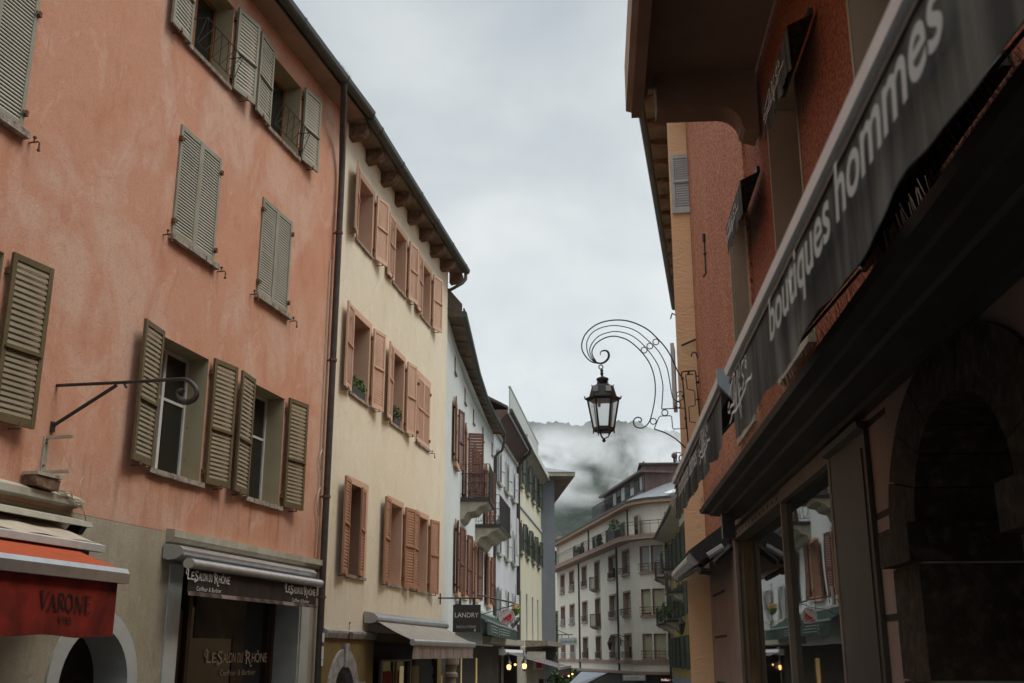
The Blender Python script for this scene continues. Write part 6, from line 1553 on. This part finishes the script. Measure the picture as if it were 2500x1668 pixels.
# ---- big black awnings with lettering
AO = 1.30
def big_awning(x0, x1, zb, lab, scallops, zbar, texts, seed):
    t = thing('awning', lab, 'awning', FR, (x0 + x1) / 2, 0, 2.3, group='black lettered shop awnings on the right')
    build(MB().grid(lambda a, c: (x0 + .02 + (x1 - x0 - .04) * a, -.06 - (AO - .08) * c, 3.99 + (zbar - .03 - 3.99) * c - .01 * math.sin(math.pi * c)), 20, 8), 'canopy', 'brownfab', t, smooth=True)
    bp = [(-AO - .008, zbar - .032), (-AO + .03, zbar - .036), (-AO + .03, zbar), (-AO - .004, zbar + .006), (-AO - .014, zbar - .008)]
    build(MB().prism(bp, x0, x1, axis='x'), 'front_bar', 'alubar', t)
    build(MB().box(x0 + .01, x1 - .01, -AO + .0, -AO + .04, zbar - .062, zbar - .046), 'bar_track', 'black', t)
    build(MB().box(x0, x0 + .02, -AO + .03, -.1, zbar - .05, zbar + .02) if False else MB().prism([(-AO + .035, zbar - .04), (-AO + .035, zbar - .01), (-.06, 3.97), (-.06, 3.94)], x0 - .0, x0 + .015, axis='x'), 'side_arm', 'black', t)
    build(MB().prism([(-.035, 3.93), (-.08, 3.93), (-.08, 4.0), (-.035, 4.01)], x0, x1, axis='x'), 'cassette', 'black', t)
    build(valance_mb(x0 + .03, x1 - .02, -AO + .005, zb, zbar - .055, folds=6, amp=.006, scal=.026, ns=scallops, nx=300, seed=seed), 'valance', 'blackfab', t, smooth=True)
    return t
xn1 = 1.4; xf1 = rpx(ID, 1777, 904, AO)[0]
t = big_awning(xf1, xn1, 2.305, 'black awning lettered boutiques hommes nearest overhead on the right', 7, 2.60, None, 4)
# lettering
xb_, zb_ = rpx(lambda u, v: (1720 + u / 3.92, 620 + v / 3.92), 625, 990, AO + .02); xb2, zb2 = rpx(lambda u, v: (2000 + u / 3.136, v / 3.136), 950, 330, AO + .02)
def bold_text(s, mat, h, wd, off=.018):
    cu = bpy.data.curves.new('lettering', 'FONT'); cu.body = s; cu.size = 1; cu.offset = off; cu.resolution_u = 5; cu.shear = 0.12; cu.space_word = .8
    o = bpy.data.objects.new('lettering', cu); COL.objects.link(o); dg = bpy.context.evaluated_depsgraph_get(); me = bpy.data.meshes.new_from_object(o.evaluated_get(dg))
    bpy.data.objects.remove(o); bpy.data.curves.remove(cu); xs = [v.co.x for v in me.vertices]; a, c = min(xs), max(xs); hh = h / .73
    for v in me.vertices: v.co = Vector(((v.co.x - a) / (c - a) * wd, 0, v.co.y * hh))
    me.materials.clear(); me.materials.append(M[mat]); me.name = 'lettering'; return me
put('lettering', bold_text('boutiques hommes', 'grey_l', .120, xb2 - xb_, .014), t, (xb_, -AO - .016, 2.405))
a_ = rpx(rd, 345, 900, AO)[0]; c_x = rpx(rd, 660, 700, AO)[0]
signature(t, a_, c_x - a_, 2.32, .24, -AO - .022, .009, 'white_l')
xn2 = rpx(ID, 1757, 935, AO)[0]; xf2 = rpx(ID, 1645, 1160, AO)[0]
t = big_awning(xf2, xn2, 2.36, 'black awning lettered boutiques dames further along on the right', 5, 2.63, None, 6)
xq_, _ = rpx(ra, 262, 1290, AO); xq2_, _ = rpx(ra, 440, 920, AO)
put('lettering', bold_text('boutiques dames', 'grey_l', .10, xq2_ - xq_, .014), t, (xq_, -AO - .022, 2.44))
a_ = rpx(ra, 462, 900, AO)[0]; c_x = rpx(ra, 572, 700, AO)[0]; signature(t, a_, c_x - a_, 2.37, .22, -AO - .022, .009, 'white_l')
a_ = rpx(ra, 182, 1400, AO)[0]; c_x = rpx(ra, 240, 1250, AO)[0]; signature(t, a_, c_x - a_, 2.42, .16, -AO - .022, .012, 'grey_l')
build(MB().prism([(-AO - .01, 2.66), (-AO - .01, 2.60), (-AO + .06, 2.52), (-AO + .04, 2.66)], xn2 - .012, xn2 + .015, axis='x'), 'end_cap', 'alugrey', t)
# ---- folded awning further down, seen end on
xE, zE = rpx(rc, 280, 650, .5); xE2, zE2 = rpx(rc, 160, 755, .5)
t = thing('awning', 'folded dark awning with grey front tube low beside the shop window', 'awning', FR, xE, -.3, zE - .2)
build(MB().tube([(xE2, -.5, zE), (xE, -.5, zE)], .085, 12), 'front_bar', 'alu', t, smooth=True); build(MB().tube([(xE + .002, -.5, zE), (xE + .03, -.5, zE)], .088, 12), 'end_cap', 'capgrey', t)
xQ, zQ = rpx(rc, 520, 470, .06)
build(MB().prism([(-.56, zE + .10), (-.44, zE - .04), (-.04, zE + .16), (-.04, zE + .42), (-.12, zE + .42)], xE2 + .1, xE + .08, axis='x'), 'canopy', 'black', t)
build(MB().tube([(xE - .3, -.1, zE + .1), (xE + .1, -.42, zE - .10), (xE2 + .5, -.5, zE - .1)], .035, 8).tube([(xE + .12, -.25, zE - .06), (xE + .12, -.02, zE + .15)], .05, 8).tube([(xE + .12, -.44, zE - .16), (xE + .05, -.30, zE - .17)], .045, 8), 'folding_arm', 'black', t)
build(MB().tube([(xE + .13, -.32, zE + .02), (xE + .13, -.12, zE + .14)], .05, 8), 'gear_box', 'capgrey', t)

# ================================================================== orange building
FO = Fr(tuple(FR.w(xe - .01, 0)[:2]), R_(-11)); xl = -.35; ZO = 11.38
b = thing('orange_building', 'orange trowel rendered building with pale grey shutter behind the red one', 'building', FO, xl, 0, -.5)
mb = MB(); mb.quad((xl, 0, -3), (.9, 0, -3), (.9, 0, ZO), (xl, 0, ZO)); mb.quad((xl, 0, -3), (xl, 13, -3), (xl, 13, ZO), (xl, 0, ZO)); mb.quad((xl, 13, -3), (9, 13, -3), (9, 13, ZO), (xl, 13, ZO))
mb.poly([(xl, 0, ZO), (.9, 0, ZO), (.9, 0, ZO + .6)]); build(mb, 'wall', 'orange', b)
build(MB().poly([(xl - .5, -.1, ZO + .05), (xl - .5, 13.2, ZO + .05), (4, 13.2, ZO + 2.4), (4, -.1, ZO + 2.4)]).poly([(xl - .5, -.1, ZO + .13), (xl - .5, 13.2, ZO + .13), (4, 13.2, ZO + 2.5), (4, -.1, ZO + 2.5)]), 'roof', 'rooftile', b)
build(MB().box(xl - .42, xl - .005, -.1, 13.2, ZO - .02, ZO + .04), 'soffit', 'soffdark', b)
for i in range(14): build(MB().prism([(xl - .40, ZO - .10), (xl - .006, ZO - .16), (xl - .006, ZO - .022), (xl - .40, ZO - .022)], .3 + i * .9, .42 + i * .9), 'rafter', 'corbel', b)
build(MB().tube([(xl - .49, -.1, ZO + .04), (xl - .49, 13.2, ZO + .04)], .075, 8), 'gutter', 'gutter', b, smooth=True)
s0 = put('shutter', shutter_mesh(.62, 1.09, 20, ('sh_pale', 'sh_pale'), 1, .5), b, (xl + .03, -.012, 8.88))
build(MB().tube([(xl + .15, -.002, 6.55), (xl + .02, -.3, 6.45)], .02, 6) if False else MB().tube([(-.02, -.03, 6.62), (-.26, -.12, 6.5)], .018, 6), 'iron_peg', 'black', b)
build(MB().box(xl - .12, xl - .06, .4, .9, 5.6, 6.7), 'side_shutter', 'sh_pale', b)
build(MB().tube([(xl, .1, 7.1), (xl - .05, -.0, 7.1), (xl - .08, -.02, 7.0)], .012, 5).tube([(xl, .1, 4.75), (xl - .08, .0, 4.75), (xl - .08, .0, 4.6), (xl, .0, 4.6)], .01, 5), 'shutter_hook', 'rust', b)

# ================================================================== street lantern on its scrolled bracket
sL = -17.15; oL = FR.w(sL, 0); FLm = Fr((oL.x, oL.y), R_(-4.2))
def lp(u, v): return FLm.px(*z2(u, v))
def P3(u, v): a = lp(u, v); return (a[0], 0, a[1])
x_w, z_w = lp(1010, 900)
t = thing('street_lantern', 'ornate black six sided street lantern hanging from a scrolled wall bracket', 'street lamp', FLm, x_w, 0, z_w)
br = MB()
def sweep(pts, r, n=6, sm=8): br.tube(catmull([P3(*p) for p in pts], sm), r, n)
k1 = abs(lp(200, 900)[0] - lp(100, 900)[0]) / 100     # metres per crop pixel
r1, r2 = 5.4 * k1, 4.0 * k1
# outer arm: wall -> over the top -> down to the lamp hook
sweep([(898, 575), (860, 520), (815, 420), (770, 345), (718, 285), (640, 210), (560, 165), (480, 138), (400, 130), (320, 138), (250, 160), (190, 200), (148, 250), (127, 310), (130, 360), (150, 400), (180, 435), (215, 455), (255, 462)], r1)
sweep([(905, 705), (900, 735), (865, 752), (830, 735), (815, 690), (800, 600), (780, 500), (740, 410), (690, 340), (620, 275), (560, 225), (500, 195), (430, 178), (370, 172), (310, 180), (250, 200), (200, 235), (170, 285), (164, 330), (172, 380), (195, 425), (230, 455)], r2)
sweep([(738, 812), (744, 730), (748, 640), (735, 560), (712, 480), (670, 410), (620, 345), (560, 285), (500, 245), (440, 225), (380, 218), (320, 228), (260, 252), (215, 295), (190, 345), (192, 390), (215, 435), (245, 458)], r2)
sweep([(560, 905), (575, 912), (584, 900), (578, 882), (560, 876), (540, 880), (524, 900), (526, 930), (548, 952), (590, 957), (625, 935), (650, 895), (668, 830), (685, 740), (690, 650), (680, 560), (650, 470), (605, 400), (545, 335), (480, 285), (420, 262), (370, 254), (320, 262), (270, 285), (228, 320), (205, 370), (212, 410), (235, 445)], r2 * 1.25)
# hook scroll
hk = catmull([P3(*p) for p in [(215, 430), (240, 455), (275, 462), (305, 450), (328, 425), (334, 395), (322, 370), (300, 364), (278, 370), (268, 385), (270, 400)]], 6)
br.tube(hk, [k1 * (3 + 6 * math.sin(math.pi * min(1, (i + 6) / len(hk)))) for i in range(len(hk))], 8)
def ring(u, v, r, rr=None):
    c = P3(u, v); br.tube([(c[0] + r * k1 * math.cos(a), 0, c[2] + r * k1 * math.sin(a)) for a in [2 * math.pi * i / 20 for i in range(21)]], rr or r2, 6, cap=False)
for u, v in ((694, 298), (648, 330), (604, 361), (863, 779), (763, 840), (674, 906)): ring(u, v, 23)
sweep([(905, 712), (912, 690), (890, 680), (862, 683), (852, 700), (860, 715), (870, 708)], r2, 6, 4)
for pl in ([(738, 812), (906, 804), (918, 812), (925, 962), (830, 965), (822, 955), (815, 870), (805, 864), (730, 866), (718, 875), (680, 965)],
           [(890, 560), (893, 530), (905, 524), (990, 518), (998, 524), (1030, 870)], [(898, 570), (915, 770), (942, 1075)],
           [(980, 546), (925, 548), (922, 556), (935, 660), (980, 668), (992, 676), (996, 780), (988, 788), (950, 793), (946, 800), (953, 910), (1000, 916)]):
    br.tube([P3(*p) for p in pl], r1 if pl[0] in ((890, 560), (898, 570)) else r2, 6)
sweep([(680, 965), (760, 992), (830, 1030), (880, 1070), (925, 1115)], r1, 6, 6)
for u, v in ((903, 712), (922, 884), (897, 577)): br.box(lp(u, v)[0] - 9 * k1, lp(u, v)[0] + 9 * k1, -9 * k1, 9 * k1, lp(u, v)[1] - 9 * k1, lp(u, v)[1] + 9 * k1)
br.tube([P3(945, 524), P3(945, 548)], r1 * 1.6, 6)
# wall fixings with hook
sweep([(968, 412), (968, 392), (985, 377), (1003, 385), (1010, 410), (1030, 440), (1038, 480), (1042, 540), (1048, 620), (1062, 800)], r1, 6, 5)
br.box(lp(1020, 0)[0], lp(1075, 0)[0], -.06, .06, lp(0, 575)[1], lp(0, 515)[1]); br.tube([P3(1000, 605), P3(1045, 610)], r1 * 2, 6)
for vv in (900, 1080): br.tube([P3(1000, vv - 340), (lp(1060, vv - 340)[0] + .1, 0, lp(1000, vv - 340)[1])], r1, 6)
build(br, 'scroll_bracket', 'black', t, smooth=True)
ring_c = lp(876, 1190); x_, z_ = ring_c; rb_ = MB(); rb_.tube([(x_ + .05 + .06 * math.cos(a), 0, z_ + .06 * math.sin(a)) for a in [R_(40 + i * 20) for i in range(15)]], r1, 5); build(rb_, 'lower_scroll', 'black', t)
cx_ = lp(288, 700)[0]; Z = lambda v: lp(288, v)[1]; U = lambda d: d * k1
la = MB()
la.tube([(cx_ - U(10) + U(16) * math.cos(a), 0, Z(490) + U(16) * math.sin(a)) for a in [2 * math.pi * i / 16 for i in range(17)]], U(4.5), 6, cap=False)
la.lathe([(U(5), Z(560)), (U(11), Z(550)), (U(13), Z(535)), (U(8), Z(528)), (U(14), Z(518)), (U(8), Z(508)), (U(4), Z(500))], cx_ - U(4), 0, 10)
la.lathe([(U(26), Z(632)), (U(38), Z(615)), (U(42), Z(600)), (U(48), Z(588)), (U(46), Z(578)), (U(22), Z(568)), (U(10), Z(562)), (U(5), Z(555))], cx_, 0, 16)
build(la, 'finial', 'black', t, smooth=True)
hexr = MB(); A0_ = R_(0)
hexr.lathe([(U(108), Z(720)), (U(84), Z(640)), (U(78), Z(634)), (U(30), Z(625))], cx_, 0, 6, a0=A0_)
hexr.lathe([(U(120), Z(748)), (U(140), Z(738)), (U(140), Z(728)), (U(112), Z(718))], cx_, 0, 6, a0=A0_)
for i in range(6):
    a = A0_ + i * math.pi / 3; hexr.tube([(cx_ + U(138) * math.cos(a), U(138) * math.sin(a), Z(735)), (cx_ + U(140) * math.cos(a), U(140) * math.sin(a), Z(712))], U(5), 5)
    hexr.tube([(cx_ + U(82) * math.cos(a), U(82) * math.sin(a), Z(640)), (cx_ + U(84) * math.cos(a), U(84) * math.sin(a), Z(626))], U(4), 5)
build(hexr, 'roof', 'black', t)
fr_ = MB()
for i in range(6):
    a = A0_ + i * math.pi / 3; p = (cx_ + U(118) * math.cos(a), U(118) * math.sin(a), Z(745)); q = (cx_ + U(78) * math.cos(a), U(78) * math.sin(a), Z(960)); fr_.tube([p, q], U(8), 5)
    fr_.tube([q, (cx_ + U(80) * math.cos(a), U(80) * math.sin(a), Z(1000))], U(5), 5)
    if i % 2 == 0: fr_.tube([(cx_ + U(52) * math.cos(a), U(52) * math.sin(a), Z(990)), (cx_ + U(34) * math.cos(a), U(34) * math.sin(a), Z(1025)), (cx_, 0, Z(1040))], U(5), 5)
fr_.lathe([(U(70), Z(988)), (U(80), Z(980)), (U(80), Z(957)), (U(72), Z(950))], cx_, 0, 6, a0=A0_); fr_.lathe([(U(4), Z(1068)), (U(13), Z(1060)), (U(15), Z(1050)), (U(8), Z(1040))], cx_, 0, 10)
build(fr_, 'lantern_frame', 'black', t)
gl = MB()
for i in range(6):
    a, c = A0_ + i * math.pi / 3, A0_ + (i + 1) * math.pi / 3
    gl.quad((cx_ + U(116) * math.cos(a), U(116) * math.sin(a), Z(752)), (cx_ + U(116) * math.cos(c), U(116) * math.sin(c), Z(752)), (cx_ + U(77) * math.cos(c), U(77) * math.sin(c), Z(955)), (cx_ + U(77) * math.cos(a), U(77) * math.sin(a), Z(955)))
build(gl, 'glass', 'ribglass', t)
build(MB().lathe([(U(10), Z(795)), (U(12), Z(775)), (U(10), Z(750))], cx_ - U(30), 0, 8), 'lamp_holder', 'orangefab', t)
for i, (u, a) in enumerate(((230, 1), (330, 1))): 
    x_, z_ = lp(u, 675); build(MB().box(x_ - U(20), x_ + U(20), -U(98), -U(94), z_ - U(20), z_ + U(22)), 'small_vent_pane', 'sh_pale' if i else 'alugrey', t)

# ================================================================== mist on the slope and the air between
m, tt, bb = new_mat('mist_volume'); tt.nodes.remove(bb); on = tt.nodes['Material Output']
pv = tt.nodes.new('ShaderNodeVolumePrincipled'); tt.links.new(pv.outputs[0], on.inputs['Volume']); pv.inputs['Color'].default_value = (0.98, 0.99, 1, 1)
n = tex(tt, 'ShaderNodeTexNoise', 0.024, (1, .6, 1.5), detail=7, rough=0.60, dist=0.7)
g = tt.nodes.new('ShaderNodeNewGeometry'); sp = tt.nodes.new('ShaderNodeSeparateXYZ'); tt.links.new(g.outputs['Position'], sp.inputs[0])
den = ramp(tt, n.outputs['Fac'], 0.45, 0.60, 0, 1)
lo = ramp(tt, sp.outputs['Z'], 97, 114); hi = ramp(tt, sp.outputs['Z'], 152, 138, .08, 1)
def mul(a, c):
    q_ = tt.nodes.new('ShaderNodeMath'); q_.operation = 'MULTIPLY'; tt.links.new(a, q_.inputs[0])
    if isinstance(c, (int, float)): q_.inputs[1].default_value = c
    else: tt.links.new(c, q_.inputs[1])
    return q_.outputs[0]
tt.links.new(mul(mul(mul(den, lo), hi), 0.05), pv.inputs['Density'])
mo = build(MB().box(-120, 330, 700, 800, 45, 215), 'mist', m); mo['kind'] = 'stuff'
m, tt, bb = new_mat('haze_volume'); tt.nodes.remove(bb); on = tt.nodes['Material Output']
pv = tt.nodes.new('ShaderNodeVolumePrincipled'); tt.links.new(pv.outputs[0], on.inputs['Volume']); pv.inputs['Color'].default_value = (0.93, 0.96, 1.0, 1); pv.inputs['Density'].default_value = 0.00007
ho = build(MB().box(-2300, 2300, -400, 2600, -8, 460), 'haze', m); ho['kind'] = 'stuff'
S.cycles.volume_step_rate = 1.0; S.cycles.volume_max_steps = 128
